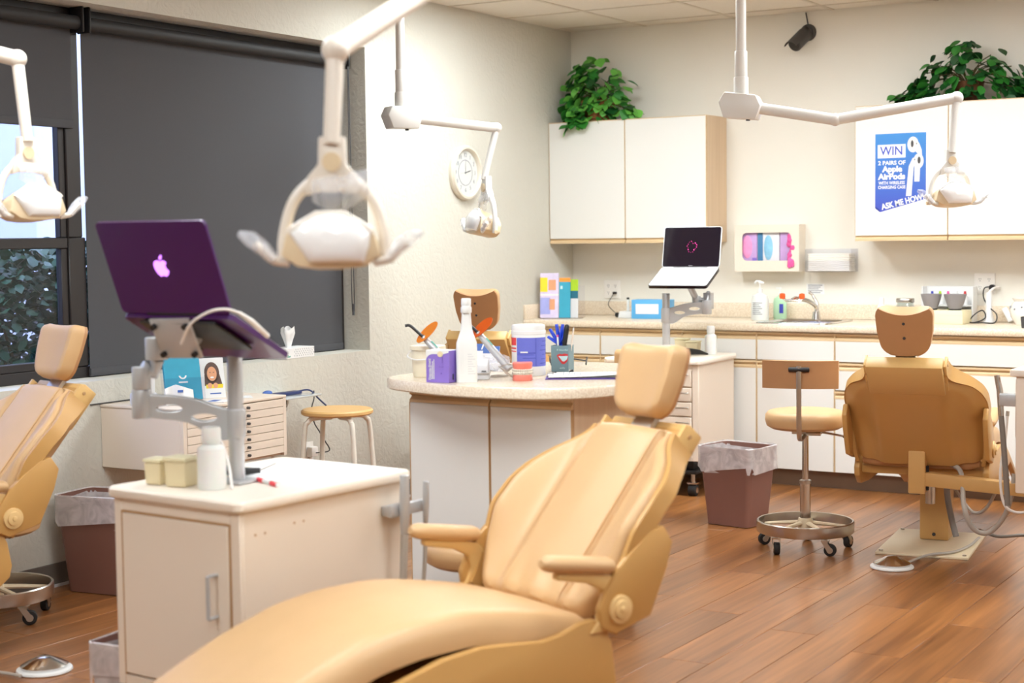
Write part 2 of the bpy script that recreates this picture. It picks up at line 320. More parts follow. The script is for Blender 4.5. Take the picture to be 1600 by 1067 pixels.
# ceiling: T-bar grid with tiles and recessed light panels
ceil = struct(build(MB().bx(-.25, RX+.1, RY-.1, .1, H+.03, H+.12), 'ceiling', 'ceiling_tile', smooth=False))
TS = .6096; xs = [0]+[.53+TS*i for i in range(12)]+[RX]; ys = [0]+[-.2-TS*i for i in range(19)]+[RY]
xs = sorted(set(x for x in xs if x <= RX)); ys = sorted([y for y in set(ys) if y >= RY])
LP = [(1, 3), (3, 3), (5, 3), (7, 3), (9, 3), (2, 9), (5, 9), (8, 9), (3, 13), (6, 13)]     # tile column, row from the back wall
lights = {}
for (c, r) in LP: lights[(c, r)] = 1; lights[(c, r+1)] = 2
yb = list(reversed(ys)); tmesh = {}
for i in range(len(xs)-1):
    for j in range(len(yb)-1):
        w, d = xs[i+1]-xs[i], yb[j]-yb[j+1]
        if w < .03 or d < .03 or (i, j) in lights: continue
        key = (round(w, 2), round(d, 2))
        if key not in tmesh:
            o = build(MB().bx(.006, w-.006, -d+.006, -.006, .004, .02), 'ceiling_tile', 'ceiling_tile', ceil, smooth=False); tmesh[key] = o
        else: o = copy_part(tmesh[key], ceil)
        o.location = (xs[i], yb[j], H)
for x in xs[1:-1]: build(MB().bx(x-.011, x+.011, RY, 0, H, H+.006), 'grid_bar', 'grid_bar', ceil, smooth=False)
for y in yb[1:-1]: build(MB().bx(0, RX, y-.011, y+.011, H+.0005, H+.006), 'grid_bar', 'grid_bar', ceil, smooth=False)
LM = bpy.data.materials.new('diffuser_glow'); LM.use_nodes = True
b = LM.node_tree.nodes['Principled BSDF']; b.inputs['Emission Color'].default_value = (.905, .975, 1.0, 1); b.inputs['Emission Strength'].default_value = LAMP_POWER; b.inputs['Base Color'].default_value = (.9, .9, .9, 1)
names_ = ['in the back row, nearest the window wall', 'in the back row, second from the window wall', 'in the back row, third from the window wall', 'in the back row, fourth from the window wall', 'in the back row, farthest from the window wall', 'in the middle row, nearest the window wall', 'in the middle row, over the aisle', 'in the middle row, far right', 'in the entrance row, nearest the window wall', 'in the entrance row, far right']
for (c, r), nm in zip(LP, names_):
    x0, x1 = xs[c], xs[c+1]; y1, y0 = yb[r], yb[r+2]
    t = thing('ceiling_light', 'recessed fluorescent ceiling panel '+nm, 'ceiling light', ((x0+x1)/2, (y0+y1)/2, H), 0, 'recessed ceiling panels')
    w, d = (x1-x0)/2-.012, (y1-y0)/2-.012
    build(MB().bx(-w, w, -d, -d+.03, -.002, .02).bx(-w, w, d-.03, d, -.002, .02).bx(-w, -w+.03, -d+.03, d-.03, -.002, .02).bx(w-.03, w, -d+.03, d-.03, -.002, .02), 'frame', 'lamp_white', t, smooth=False)
    build(MB().bx(-w+.03, w-.03, -d+.03, d-.03, .004, .012), 'diffuser', LM, t, smooth=False)
# walls
WY0, WY1, WZ0, WZ1 = -6.1, -2.2187, .8317, 2.4185
wl = MB().bx(-.22, 0, WY1, 0, 0, H+.03).bx(-.22, 0, RY, WY0, 0, H+.03).bx(-.22, 0, WY0, WY1, 0, WZ0).bx(-.22, 0, WY0, WY1, WZ1, H+.03)
struct(build(wl, 'wall_left', 'wall_stucco', smooth=False))
struct(build(MB().bx(-.22, RX+.1, 0, .12, 0, H+.03), 'wall_back', 'wall_cream', smooth=False))
struct(build(MB().bx(RX, RX+.1, RY, 0, 0, H+.03), 'wall_right', 'wall_cream', smooth=False))
struct(build(MB().bx(-.22, RX+.1, RY-.1, RY, 0, H+.03), 'wall_front', 'wall_cream', smooth=False))
bb = struct(build(MB().bx(.0005, .008, RY, -.66, 0, .098), 'baseboard_left', 'vinyl_base', bevel=.003, seg=1)); build(MB().bx(.0005, .014, RY, -.66, 0, .012), 'toe_bead', 'paper_grey', bb, smooth=False)
struct(build(MB().bx(3.7, RX, -.008, -.0005, 0, .098), 'baseboard_back', 'vinyl_base', smooth=False))
# window: dark metal frame, two bays, glass
win = struct(build(MB().bx(-.215, -.165, WY0, WY0+.06, WZ0, WZ1).bx(-.215, -.165, WY1-.06, WY1, WZ0, WZ1).bx(-.215, -.165, WY0+.06, WY1-.06, WZ0, WZ0+.05).bx(-.215, -.165, WY0+.06, WY1-.06, WZ1-.05, WZ1), 'window_1', 'black_frame', bevel=.004, seg=1))
build(MB().bx(-.22, -.16, -4.15, -4.068, 1.44, WZ1-.05).bx(-.22, -.16, -4.15, -4.052, WZ0+.05, 1.44), 'mullion', 'black_frame', win, bevel=.004, seg=1)
build(MB().bx(-.21, -.165, WY0+.06, -4.15, 1.393, 1.44), 'meeting_rail', 'black_frame', win, bevel=.004, seg=1)
build(MB().bx(-.205, -.17, WY0+.06, -4.15, WZ0+.05, WZ0+.085).bx(-.205, -.17, -4.185, -4.15, WZ0+.085, 1.393).bx(-.205, -.17, -4.185, -4.15, 1.44, WZ1-.05), 'sash', 'black_frame', win, bevel=.003, seg=1)
for y0, y1, z0, z1 in ((WY0+.06, -4.185, WZ0+.085, 1.393), (WY0+.06, -4.185, 1.44, WZ1-.05), (-4.075, WY1-.06, WZ0+.05, WZ1-.05)):
    build(MB().bx(-.194, -.19, y0, y1, z0, z1), 'pane', 'window_glass', win, smooth=False)
# ------------------------------------------------------------------ outside the window
g = struct(build(MB().bx(-9, -.22, -14, 4, -.3, -.1), 'ground_outside', 'soil', smooth=False))
ext = MB()
ew = thing('neighbouring_building', 'pale stone and panel building seen outside the left window', 'building', (-5.2, -1.5, -.1))
build(MB().bx(-.3, 0, -12, 7, 0, 6), 'wall', 'exterior_wall', ew, smooth=False)
for k in range(9): build(MB().bx(0, .03, -11+1.9*k, -11+1.9*k+1.3, 0, 6), 'panel', 'exterior_panel', ew, smooth=False)
def leafmesh(name, mt, r=.5, fold=.12):
    mb = MB(); n = 8; pts = [(0, 0, 0)]
    for i in range(n+1):
        t = i/n; w = math.sin(PI*min(1, t*1.02))**.8*r*.85*(1.1-.25*t); pts += [(-w, t, -.1*t*t+fold*abs(w)), (0, t, -.14*t*t), (w, t, -.1*t*t+fold*abs(w))]
    fs = []
    for i in range(n):
        a = 1+i*3; fs += [(a, a+1, a+4, a+3), (a+1, a+2, a+5, a+4)]
    mb.add(pts[0:], fs); me = bpy.data.meshes.new(name); me.from_pydata(mb.v, [], mb.f); me.materials.append(MATS[mt]); me.polygons.foreach_set('use_smooth', [True]*len(me.polygons)); return me
rnd = random.Random(3)
def shrub(loc, rx, ry, h, nleaf, label):
    t = thing('shrub', label, 'shrub', loc, 0, 'shrubs outside the window'); mb = MB(); st = MB()
    for k in range(9):
        a = rnd.uniform(0, 2*PI); e = Vector((rx*.6*math.cos(a), ry*.6*math.sin(a), h*rnd.uniform(.6, .9))); st.tube([(0, 0, 0), e*.5+Vector((0, 0, h*.1)), e], [.02, .014, .006], 6)
    for k in range(nleaf):
        a, z = rnd.uniform(0, 2*PI), rnd.uniform(.08, 1); q = math.sqrt(max(0, 1-(z*1.02-.35)**2*1.6))*math.sqrt(rnd.uniform(.02, 1))
        p = Vector((rx*q*math.cos(a), ry*q*math.sin(a), h*z)); s = rnd.uniform(.045, .08)
        M = Matrix.Translation(p) @ Matrix.Rotation(rnd.uniform(0, 2*PI), 4, 'Z') @ Matrix.Rotation(rnd.uniform(-.9, .9), 4, 'X') @ Matrix.Rotation(rnd.uniform(-.7, .7), 4, 'Y') @ Matrix.Diagonal((s, s, s, 1))
        mb.add([(0, 0, 0), (-.4, .45, .06), (0, .5, 0), (.4, .45, .06), (-.3, .85, .02), (0, 1, -.06), (.3, .85, .02)], [(0, 2, 1), (0, 3, 2), (1, 2, 5, 4), (2, 3, 6, 5)], M)
    build(st, 'stem', 'stem_brown', t); build(mb, 'foliage', 'hedge_leaf', t, kind='stuff')
shrub((-1.25, -3.3, -.1), .6, .85, 1.5, 8000, 'leafy green shrub just outside the window, right one of two')
shrub((-1.3, -5.2, -.1), .6, .85, 1.4, 1500, 'leafy green shrub just outside the window, left one of two')
# ------------------------------------------------------------------ roller blinds
def blind(y0, y1, zb, label):
    t = thing('roller_blind', label, 'blind', (-.12, (y0+y1)/2, WZ1), 0, 'charcoal roller blinds'); w = (y1-y0)/2
    build(MB().cyl((0, -w, -.068), (0, w, -.068), .03, 18), 'roller', 'blind_dark', t)
    build(MB().bx(-.034, -.0325, -w+.01, w-.01, zb-WZ1+.03, -.068), 'fabric', 'blind_fabric', t, smooth=False)
    build(MB().bx(-.040, -.026, -w+.01, w-.01, zb-WZ1, zb-WZ1+.035), 'hem_bar', 'blind_fabric', t, bevel=.003)
    for s in (-1, 1): build(MB().bx(-.04, .04, s*w-.006, s*w+.006, -.11, -.0), 'bracket', 'black_plastic', t, bevel=.01)
    return t
t = blind(-4.066, -2.245, WZ0+.004, 'tall charcoal roller blind drawn fully down to the sill')
ch = [( .055, .872, -.1), (.058, .868, -.9), (.06, .868, -1.34), (.06, .878, -1.365), (.06, .888, -1.34), (.058, .885, -.9), (.055, .88, -.1)]
build(MB().tube(bez(ch, 4), .003, 6), 'chain', 'dark_grey', t); build(MB().cyl((.06, .878, -1.40), (.06, .878, -1.34), .006, 8), 'chain_weight', 'blind_fabric', t)
blind(-6.08, -4.105, 1.905, 'charcoal roller blind drawn half down over the left window bay')

# ================================================================== WALL CABINETS
def door_panel(mb_args, parent, pull=True): pass
def wall_cabinet(x0, x1, seams, label):
    t = thing('wall_cabinet', label, 'cabinet', ((x0+x1)/2, 0, 1.374), 0, 'white wall cabinets'); c = (x0+x1)/2
    build(MB().bx(x0-c, x1-c, -.28, -.001, 0.0, .756), 'body', 'oak_side', t, bevel=.0015, seg=1)
    xs_ = [x0]+seams+[x1]
    for a, b_ in zip(xs_, xs_[1:]):
        a, b_ = a-c+.003, b_-c-.003
        d = build(MB().bx(a, b_, -.302, -.282, .03, .75), 'door', 'laminate_white', t, bevel=.0015, seg=1)
        for q in ((a-.002, a, .03, .75), (b_, b_+.002, .03, .75), (a, b_, .7502, .7545)): build(MB().bx(q[0], q[1], -.302, -.282, q[2], q[3]), 'edge_strip', 'oak_edge', d, smooth=False)
        build(MB().prism([(a, -.302, .0), (a, -.302, .012), (a, -.292, .022), (a, -.302, .029), (a, -.282, .029), (a, -.282, 0)], (b_-a, 0, 0)), 'pull_rail', 'oak_edge', d, smooth=False)
    return t
wall_cabinet(.002, 1.077, [.536], 'white two-door wall cabinet in the corner, under the plant in a wicker basket')
wall_cabinet(1.989, 3.02, [2.515], 'white two-door wall cabinet with the blue prize poster on its door')
wall_cabinet(3.024, 4.05, [3.53], 'white wall cabinet cut off by the right edge, past the poster cabinet')
# ================================================================== BASE CABINETS + COUNTER
FY = -.62
def rail(mb, a, b_, zt, h=.042):
    mb.prism([(a, FY, zt), (a, FY, zt-.010), (a, FY+.016, zt-.018), (a, FY, zt-.030), (a, FY, zt-h), (a, FY+.018, zt-h), (a, FY+.018, zt)], (b_-a, 0, 0))
def base_cabinet(x0, x1, rows, label, doors=1):
    t = thing('base_cabinet', label, 'cabinet', ((x0+x1)/2, 0, 0), 0, 'white base cabinets'); c = (x0+x1)/2
    build(MB().bx(x0-c, x1-c, FY+.02, -.002, .097, .872), 'body', 'oak_edge', t, smooth=False)
    build(MB().bx(x0-c, x1-c, -.55, -.53, 0, .097), 'toe_kick', 'toe_kick', t, smooth=False)
    a, b_ = x0-c+.004, x1-c-.004
    for i, (z1, z0) in enumerate(rows):
        d = build(MB().bx(a+.001, b_-.001, FY, FY+.019, z0, z1-.042), 'door' if z1-z0 > .3 else 'drawer', 'laminate_white', t, bevel=.0015, seg=1)
        mb = MB(); rail(mb, a, b_, z1); build(mb, 'pull_rail', 'oak_edge', d, smooth=False)
        if i == len(rows)-1:
            for q in (a-.003, b_): build(MB().bx(q, q+.003, FY-.0005, FY+.019, .1, .87), 'edge_strip', 'oak_edge', d, smooth=False)
    return t
two = [(.868, .713), (.706, .1)]; four = [(.868, .713), (.706, .556), (.549, .40), (.393, .1)]
base_cabinet(.03, .526, two, 'white base cabinet in the corner, under the magazine rack')
base_cabinet(.526, 1.065, two, 'white base cabinet under the blue cardboard box')
base_cabinet(1.065, 1.526, two, 'white base cabinet behind the brown waste bin')
base_cabinet(1.526, 1.986, two, 'white base cabinet under the sink, behind the wheeled stool')
base_cabinet(1.986, 2.45, four, 'white base cabinet with four drawers, behind the chair seen from the back')
base_cabinet(2.45, 3.05, two, 'white base cabinet under the wall socket with a black plug')
base_cabinet(3.05, 3.65, two, 'white base cabinet at the right end of the counter')
ct = thing('countertop', 'long beige speckled laminate countertop along the back wall', 'countertop', (1.8, 0, .874))
def ctop(mb, x0, x1, y0, y1): mb.prism([(x0, y1, 0), (x0, y0+.004, 0), (x0, y0, .006), (x0, y0, .028), (x0, y0+.004, .037), (x0, y0+.012, .04), (x0, y1, .04)], (x1-x0, 0, 0))
SX0, SX1, SY0, SY1 = 1.49-1.8, 1.93-1.8, -.56, -.14
mb = MB(); ctop(mb, -1.798, SX0, -.641, -.021); ctop(mb, SX1, 1.86, -.641, -.021); mb.bx(SX0, SX1, SY1, -.021, 0, .04); ctop(mb, SX0, SX1, -.641, SY0)
build(mb, 'slab', 'counter', ct)
build(MB().bx(-1.798, 1.86, -.02, -.001, .0405, .13), 'backsplash', 'counter', ct, bevel=.003); build(MB().bx(-1.799, -1.779, -.635, -.022, .0405, .13), 'side_splash', 'counter', ct, bevel=.003)
sk = thing('sink', 'round-cornered stainless steel drop-in sink with a chrome gooseneck tap', 'sink', (1.71, -.35, .914))
def rr(w, h, r, n=5):
    o = []
    for cx, cy, a in ((w-r, h-r, 0), (-w+r, h-r, PI/2), (-w+r, -h+r, PI), (w-r, -h+r, 1.5*PI)):
        o += [(cx+r*math.cos(a+PI/2*i/n), cy+r*math.sin(a+PI/2*i/n)) for i in range(n+1)]
    return o
def ringloft(mb, loops):
    k = len(loops[0]); vs = [p for l in loops for p in l]
    mb.add(vs, [(i*k+j, i*k+(j+1) % k, (i+1)*k+(j+1) % k, (i+1)*k+j) for i in range(len(loops)-1) for j in range(k)])
mb = MB(); L = [[(x, y, z) for x, y in rr(w, h, r)] for w, h, r, z in ((.228, .222, .06, .001), (.226, .220, .06, .006), (.20, .16, .05, .006), (.19, .15, .05, -.005), (.18, .14, .05, -.15))]
ringloft(mb, L); mb.add(L[-1], [tuple(range(len(L[-1])))]); build(mb, 'basin', 'chrome', sk)
tp = MB().cyl((0, .19, .004), (0, .19, .05), .026, 14, .02).tube(bez([(0, .19, .04), (0, .185, .08), (-.03, .13, .115), (-.075, .05, .135)], 6), [.013]*18+[.011], 10)
tapo = build(tp, 'tap', 'chrome', sk); build(MB().tube([(.005, .19, .05), (.0, .2, .1), (-.03, .2, .15), (-.045, .19, .165)], [.012, .011, .008, .01], 10), 'lever', 'chrome', tapo)
ey = MB().tube([(-.075, .05, .135), (-.085, .03, .125)], .012, 10).tube([(-.15, .04, .135), (-.125, .035, .118), (-.09, .03, .122), (-.05, .03, .118), (-.03, .035, .135)], .008, 8)
eo = build(ey, 'eyewash_bar', 'chrome', tapo)
for x in (-.15, -.03): build(MB().lathe([(.0, 0), (.014, .0), (.018, .012), (.016, .03), (.0, .034)], 14, (x, .037, .13)), 'eyewash_cap', 'eye_orange', tapo)

# ------------------------------------------------------------------ things on the back wall
def outlet(loc, axis, label, w=.115, h=.115):
    t = thing('wall_socket', label, 'socket', loc, 0 if axis == 'y' else PI/2, 'wall sockets')
    build(MB().bx(-w/2, w/2, -.006, 0, -h/2, h/2), 'plate', 'outlet', t, bevel=.002)
    for x in ((-.025, .025) if w > .1 else (0,)):
        for z in (-.022, .022):
            f_ = build(MB().lathe([(.015, 0), (.015, .002)], 16, M=Matrix.Translation((x, -.006, z)) @ Matrix.Rotation(PI/2, 4, 'X')), 'receptacle', 'outlet', t)
            build(MB().bx(x-.006, x-.004, -.0086, -.006, z, z+.008).bx(x+.004, x+.006, -.0086, -.006, z, z+.008).bx(x-.002, x+.002, -.0086, -.006, z-.009, z-.005), 'slot', 'ink', f_, smooth=False)
    return t
P = aty(957, 452, 0); outlet((P.x, -.0005, P.z), 'y', 'double wall socket left of the back laptop, small black plug in it')
P2 = aty(1539, 443, 0); outlet((P2.x, -.0005, P2.z), 'y', 'double wall socket right of the grey bowls, black and white plugs in it')
# security camera
t = thing('security_camera', 'dark bullet security camera under the ceiling on the back wall', 'camera', (1.60, -.001, 2.60))
build(MB().lathe([(.001, .022), (.04, .02), (.05, .006), (.05, 0)], 20, M=Matrix.Rotation(PI/2, 4, 'X')), 'mount', 'dark_grey', t)
d = Vector((-.22, -.80, -.56)).normalized(); M = frame((-.02, -.035, -.02), Vector((0, 0, 1)).cross(d), d.cross(Vector((0, 0, 1)).cross(d)))
b0 = Vector((-.005, -.02, -.005)); mb = MB().cyl(b0, b0+d*.14, .042, 18).cyl(b0+d*-.005, b0+d*.02, .042, 18); bo = build(mb, 'body', 'dark_grey', t, bevel=.003)
build(MB().cyl(b0+d*.139, b0+d*.143, .034, 16), 'lens', 'black_plastic', bo); s_ = Vector((0, 0, 1)).cross(d).normalized(); uu = d.cross(s_)
hood = MB().sheet(lambda a, b_: b0+d*(.02+.16*a)+s_*(.044*math.cos(PI*(.1+.8*b_)))+uu*(-.044*math.sin(PI*(.1+.8*b_)))*(-1 if uu.z > 0 else 1), 3, 10); build(hood, 'hood', 'dark_grey', bo)
build(MB().tube([(.0, -.006, .045), (-.006, -.008, .08), (-.014, -.006, .117)], .004, 8), 'cable', 'dark_grey', t)
# glove dispenser
gx0, gx1 = aty(1148, 390, -.1).x, aty(1249, 390, -.1).x; gz0, gz1 = aty(1200, 424, -.1).z, aty(1200, 351, -.1).z
t = thing('glove_dispenser', 'beige wall-mounted dispenser holding glove boxes with pink gloves pulled out', 'dispenser', ((gx0+gx1)/2, -.001, gz0)); gw, gh = (gx1-gx0)/2, gz1-gz0
mo = Matrix.Translation((0, -.1, gh*.53)) @ Matrix.Rotation(PI/2, 4, 'X')
v, f = plate2d([(-gw, -gh*.53), (gw, -gh*.53), (gw, gh*.47), (-gw, gh*.47)], [rr(gw*.76, gh*.30, .03)], .006); build(MB().add(v, f, mo), 'front', 'glove_box', t)
build(MB().bx(-gw, -gw+.006, -.097, 0, 0, gh).bx(gw-.006, gw, -.097, 0, 0, gh).bx(-gw+.006, gw-.006, -.097, 0, 0, .006).bx(-gw+.006, gw-.006, -.097, 0, gh-.006, gh).bx(-gw+.006, gw-.006, -.006, 0, .006, gh-.006), 'case', 'glove_box', t, smooth=False)
t0 = t
for (a, b_, mt_, lb) in ((-gw+.01, -.068, 'glove_pink', 'box of pink gloves on the left in the beige dispenser'), (-.066, .075, 'card_blue', 'blue-and-white box of gloves in the middle of the beige dispenser'), (.078, gw-.01, 'card_violet', 'lilac box of gloves on the right in the beige dispenser')):
    g_ = thing('glove_carton', lb, 'glove box', (t0.location.x+(a+b_)/2, -.05, gz0+.0065), 0, 'cartons in the glove dispenser'); w = (b_-a)/2-.001
    build(MB().bx(-w, w, -.035, .03, 0, gh-.02), 'carton', 'card_white' if mt_ == 'card_blue' else 'card_violet', g_, bevel=.002)
    if mt_ == 'card_blue':
        build(MB().bx(-w+.002, -w+.035, -.0357, -.035, .03, gh-.03), 'print', 'card_blue', g_, smooth=False)
        build(MB().ell((.0, -.034, .135), (.03, .008, .075), 14, 10), 'glove', 'glove_blue', g_)
    elif mt_ == 'glove_pink':
        build(MB().ell((-.0, -.034, .14), (.034, .008, .07), 14, 10), 'glove', 'glove_pink', g_); build(MB().bx(w-.03, w-.001, -.0357, -.035, .03, .075), 'print', 'purple_box', g_, smooth=False)
    else:
        mb = MB()
        for k in range(7): mb.ell((rnd.uniform(.0, .03), -.042-.004*(k % 2), .20-.022*k), (.02, .012, .022), 10, 6)
        mb.tube(bez([(.01, -.045, .08), (.012, -.062, .05), (.01, -.064, .015)], 4), [.012]*8+[.006], 8, flat=.5).tube(bez([(.02, -.045, .07), (.03, -.062, .05), (.03, -.064, .02)], 4), [.010]*8+[.005], 8, flat=.5)
        build(mb, 'glove', 'glove_hot', g_)
# paper towel holder in clear acrylic
px0, px1 = aty(1258, 405, -.12).x, aty(1330, 405, -.12).x; pz0, pz1 = aty(1290, 425, -.12).z, aty(1290, 389, -.12).z
t = thing('towel_holder', 'clear acrylic wall holder right of the glove dispenser', 'holder', ((px0+px1)/2, -.001, pz0)); w, h = (px1-px0)/2, pz1-pz0
build(MB().bx(-w, w, -.12, 0, 0, .004), 'tray', 'acrylic', t, smooth=False); build(MB().bx(-w, w, -.12, -.117, .004, h*.5), 'front_lip', 'acrylic', t, smooth=False)
for s in (-1, 1): build(MB().bx(s*w-.0015, s*w+.0015, -.117, 0, .004, h), 'side', 'acrylic', t, smooth=False)
build(MB().bx(-w+.002, w-.002, -.003, 0, .004, h), 'back', 'acrylic', t, smooth=False)
tw = thing('paper_towels', 'stack of folded white paper towels in the acrylic wall holder', 'paper towels', ((px0+px1)/2, -.06, pz0+.0045))
for k in range(9): build(MB().bx(-w+.012+.002*(k % 2), w-.012-.002*(k % 3), -.05, .05, .0115*k, .0115*k+.0108), 'towel', 'towel', tw, bevel=.003, seg=1)
P = aty(1274, 451, 0)
t = thing('notice', 'small grey notice stuck on the wall above the tap', 'sign', (P.x, -.0006, P.z)); build(MB().bx(-.055, .055, -.001, 0, -.032, .03), 'sheet', 'paper', t, smooth=False)
mb = MB()
for k in range(5): mb.bx(-.045, .045-.012*(k % 3), -.0016, -.001, .018-.011*k, .023-.011*k)
build(mb, 'lettering', 'ink_soft', t, smooth=False)
# clock
P = atx(724, 270, 0)
t = thing('wall_clock', 'round cream-rimmed wall clock with silver face on the left wall', 'clock', (.0005, P.y, P.z), 0); R_ = Matrix.Rotation(PI/2, 4, 'Y')
build(MB().lathe([(.155, 0), (.158, .02), (.15, .034), (.138, .036), (.128, .022), (.128, .012), (.0, .012)], 40, M=R_), 'rim', 'clock_rim', t)
build(MB().lathe([(.127, .012), (.127, .0135), (.0, .0135)], 40, M=R_), 'face', 'clock_face', t)
build(MB().lathe([(.075, .0135), (.075, .0142), (.07, .0142), (.07, .0135)], 40, M=R_, cap=False), 'ring', 'ink_soft', t)
FM = frame((.0148, 0, 0), (0, 1, 0), (0, 0, 1))
for k in range(1, 13):
    a = PI/2-k*PI/6; v, f = textmesh(str(k), .034); build(MB().add(v, f, FM @ Matrix.Translation((.1*math.cos(a), .1*math.sin(a), 0))), 'numeral', 'ink_soft', t, smooth=False)
for a, l, w, mt_ in ((math.radians(14), .055, .005, 'ink'), (math.radians(88), .075, .003, 'ink_soft'), (math.radians(185), .05, .0016, 'ink_soft')):
    build(MB().add([(-.01, -w/2, .001), (l, -w/2, .001), (l, w/2, .001), (-.01, w/2, .001)], [(0, 1, 2, 3)], FM @ Matrix.Rotation(a, 4, 'Z')), 'hand', mt_, t, smooth=False)
# ------------------------------------------------------------------ poster
pa, pb_ = aty(1367.5, 260, -.303), aty(1447, 260, -.303); zt, zb = aty(1407, 208, -.303).z, aty(1407, 331, -.303).z
pw = pb_.x-pa.x; ph_ = zt-zb
t = thing('prize_poster', 'blue poster with white earbuds and prize lettering taped on a cabinet door', 'poster', (pa.x, -.3024, zb))
PM = frame((0, -.0006, 0), (1, 0, 0), (0, 0, 1))
def flat(mb, poly, z=0): mb.add([(x*pw, y*ph_, z) for x, y in poly], [tuple(range(len(poly)))], PM); return mb
build(flat(MB(), [(-.01, -.12), (1.01, -.12), (1.01, 1.01), (-.01, 1.01)]), 'sheet', 'paper', t, smooth=False)
# blue field in bands from lighter to deeper ink, lower edge cut on the slant
bands = [((.0, .62), (1, .62), (1, 1), (0, 1)), ((.0, .30), (1, .30), (1, .62), (0, .62)), ((0, .075), (.1, .0), (1, .17), (1, .30), (0, .30))]
PG = bpy.data.materials.new('poster_blue'); PG.use_nodes = True; q = PG.node_tree; bb_ = q.nodes['Principled BSDF']; bb_.inputs['Roughness'].default_value = .5
tc = q.nodes.new('ShaderNodeTexCoord'); sp = q.nodes.new('ShaderNodeSeparateXYZ'); cr = q.nodes.new('ShaderNodeValToRGB'); mr = q.nodes.new('ShaderNodeMath'); mr.operation = 'DIVIDE'; mr.inputs[1].default_value = ph_
q.links.new(tc.outputs['Object'], sp.inputs[0]); q.links.new(sp.outputs[2], mr.inputs[0]); q.links.new(mr.outputs[0], cr.inputs['Fac']); q.links.new(cr.outputs[0], bb_.inputs['Base Color'])
cr.color_ramp.elements[0].color = lin((66, 78, 182))+(1,); cr.color_ramp.elements[1].color = lin((58, 136, 206))+(1,)
MATS['poster_blue'] = PG
build(flat(MB(), [(0, .05), (.1, .0), (1, .16), (1, 1), (0, 1)], .0004), 'blue_field', 'poster_blue', t, smooth=False)
build(flat(MB(), [(0, .05), (.1, .0), (.1, .03), (0, .08)], .0006), 'field_edge', 'poster_side', t, smooth=False)
build(flat(MB(), [(.05, .69), (.6, .69), (.6, .86), (.05, .86)], .0008), 'lettering_box', 'paper', t, smooth=False)
def ptext(txt, cx, cy, size, mt_, bold=0, rot=0, fit=None):
    v, f = textmesh(txt, size, bold); x0, x1 = min(p[0] for p in v), max(p[0] for p in v); sx = (fit*pw/(x1-x0)) if fit else 1
    build(MB().add([(p[0]*sx, p[1], p[2]*.3+.0012) for p in v], f, PM @ Matrix.Translation((cx*pw, cy*ph_, 0)) @ Matrix.Rotation(rot, 4, 'Z')), 'lettering', mt_, t, smooth=False)
ptext('WIN', .325, .775, .068, 'poster_low', .0008, 0, .44)
ptext('2 PAIRS OF', .33, .625, .031, 'paper', .0009, 0, .54)
ptext('Apple', .34, .545, .044, 'paper', .0022, 0, .40)
ptext('AirPods', .33, .45, .044, 'paper', .0022, 0, .54)
ptext('WITH WIRELESS', .33, .37, .024, 'paper', .0006, 0, .52)
ptext('CHARGING CASE', .33, .315, .024, 'paper', .0006, 0, .54)
ptext('ASK ME HOW!', .55, .125, .044, 'paper', .0016, math.radians(13), .86)
for hd, stem, hole in (((.74, .86), [(.86, .72), (.93, .72), (.93, .82), (.86, .9)], (.73, .87)), ((.84, .66), [(.76, .40), (.87, .40), (.88, .62), (.78, .62)], (.86, .66))):
    pass
mb = MB(); flat(mb, ellipse(.745, .85, .11, .1, 20), .0012); flat(mb, [(.80, .92), (.87, .86), (.915, .78), (.925, .68), (.78, .77)], .0011)
build(mb, 'earbud_print', 'lamp_white', t, smooth=False)
mb = MB(); flat(mb, ellipse(.855, .64, .10, .095, 20), .0016); flat(mb, [(.775, .38), (.875, .38), (.89, .6), (.775, .6)], .0015); flat(mb, [(.61, .20), (.72, .20), (.76, .56), (.86, .70), (.74, .68), (.665, .58), (.645, .45)], .0014)
build(mb, 'earbud_print', 'alu_white', t, smooth=False)
mb = MB(); flat(mb, ellipse(.73, .86, .028, .045, 12), .0019); flat(mb, ellipse(.865, .65, .03, .045, 12), .0019); flat(mb, ellipse(.815, .86, .008, .012, 8), .0019); flat(mb, ellipse(.78, .66, .008, .01, 8), .0019); build(mb, 'earbud_hole', 'dark_grey', t, smooth=False)
mb = MB(); flat(mb, [(.22, -.035), (.55, -.025), (.55, -.015), (.22, -.025)], .0008)
arc = ellipse(.73, -.02, .075, .03, 8, PI*1.1, PI*1.9); arc2 = ellipse(.73, -.02, .055, .02, 8, PI*1.9, PI*1.1); flat(mb, arc+arc2, .0008); build(mb, 'small_print', 'mint', t, smooth=False)
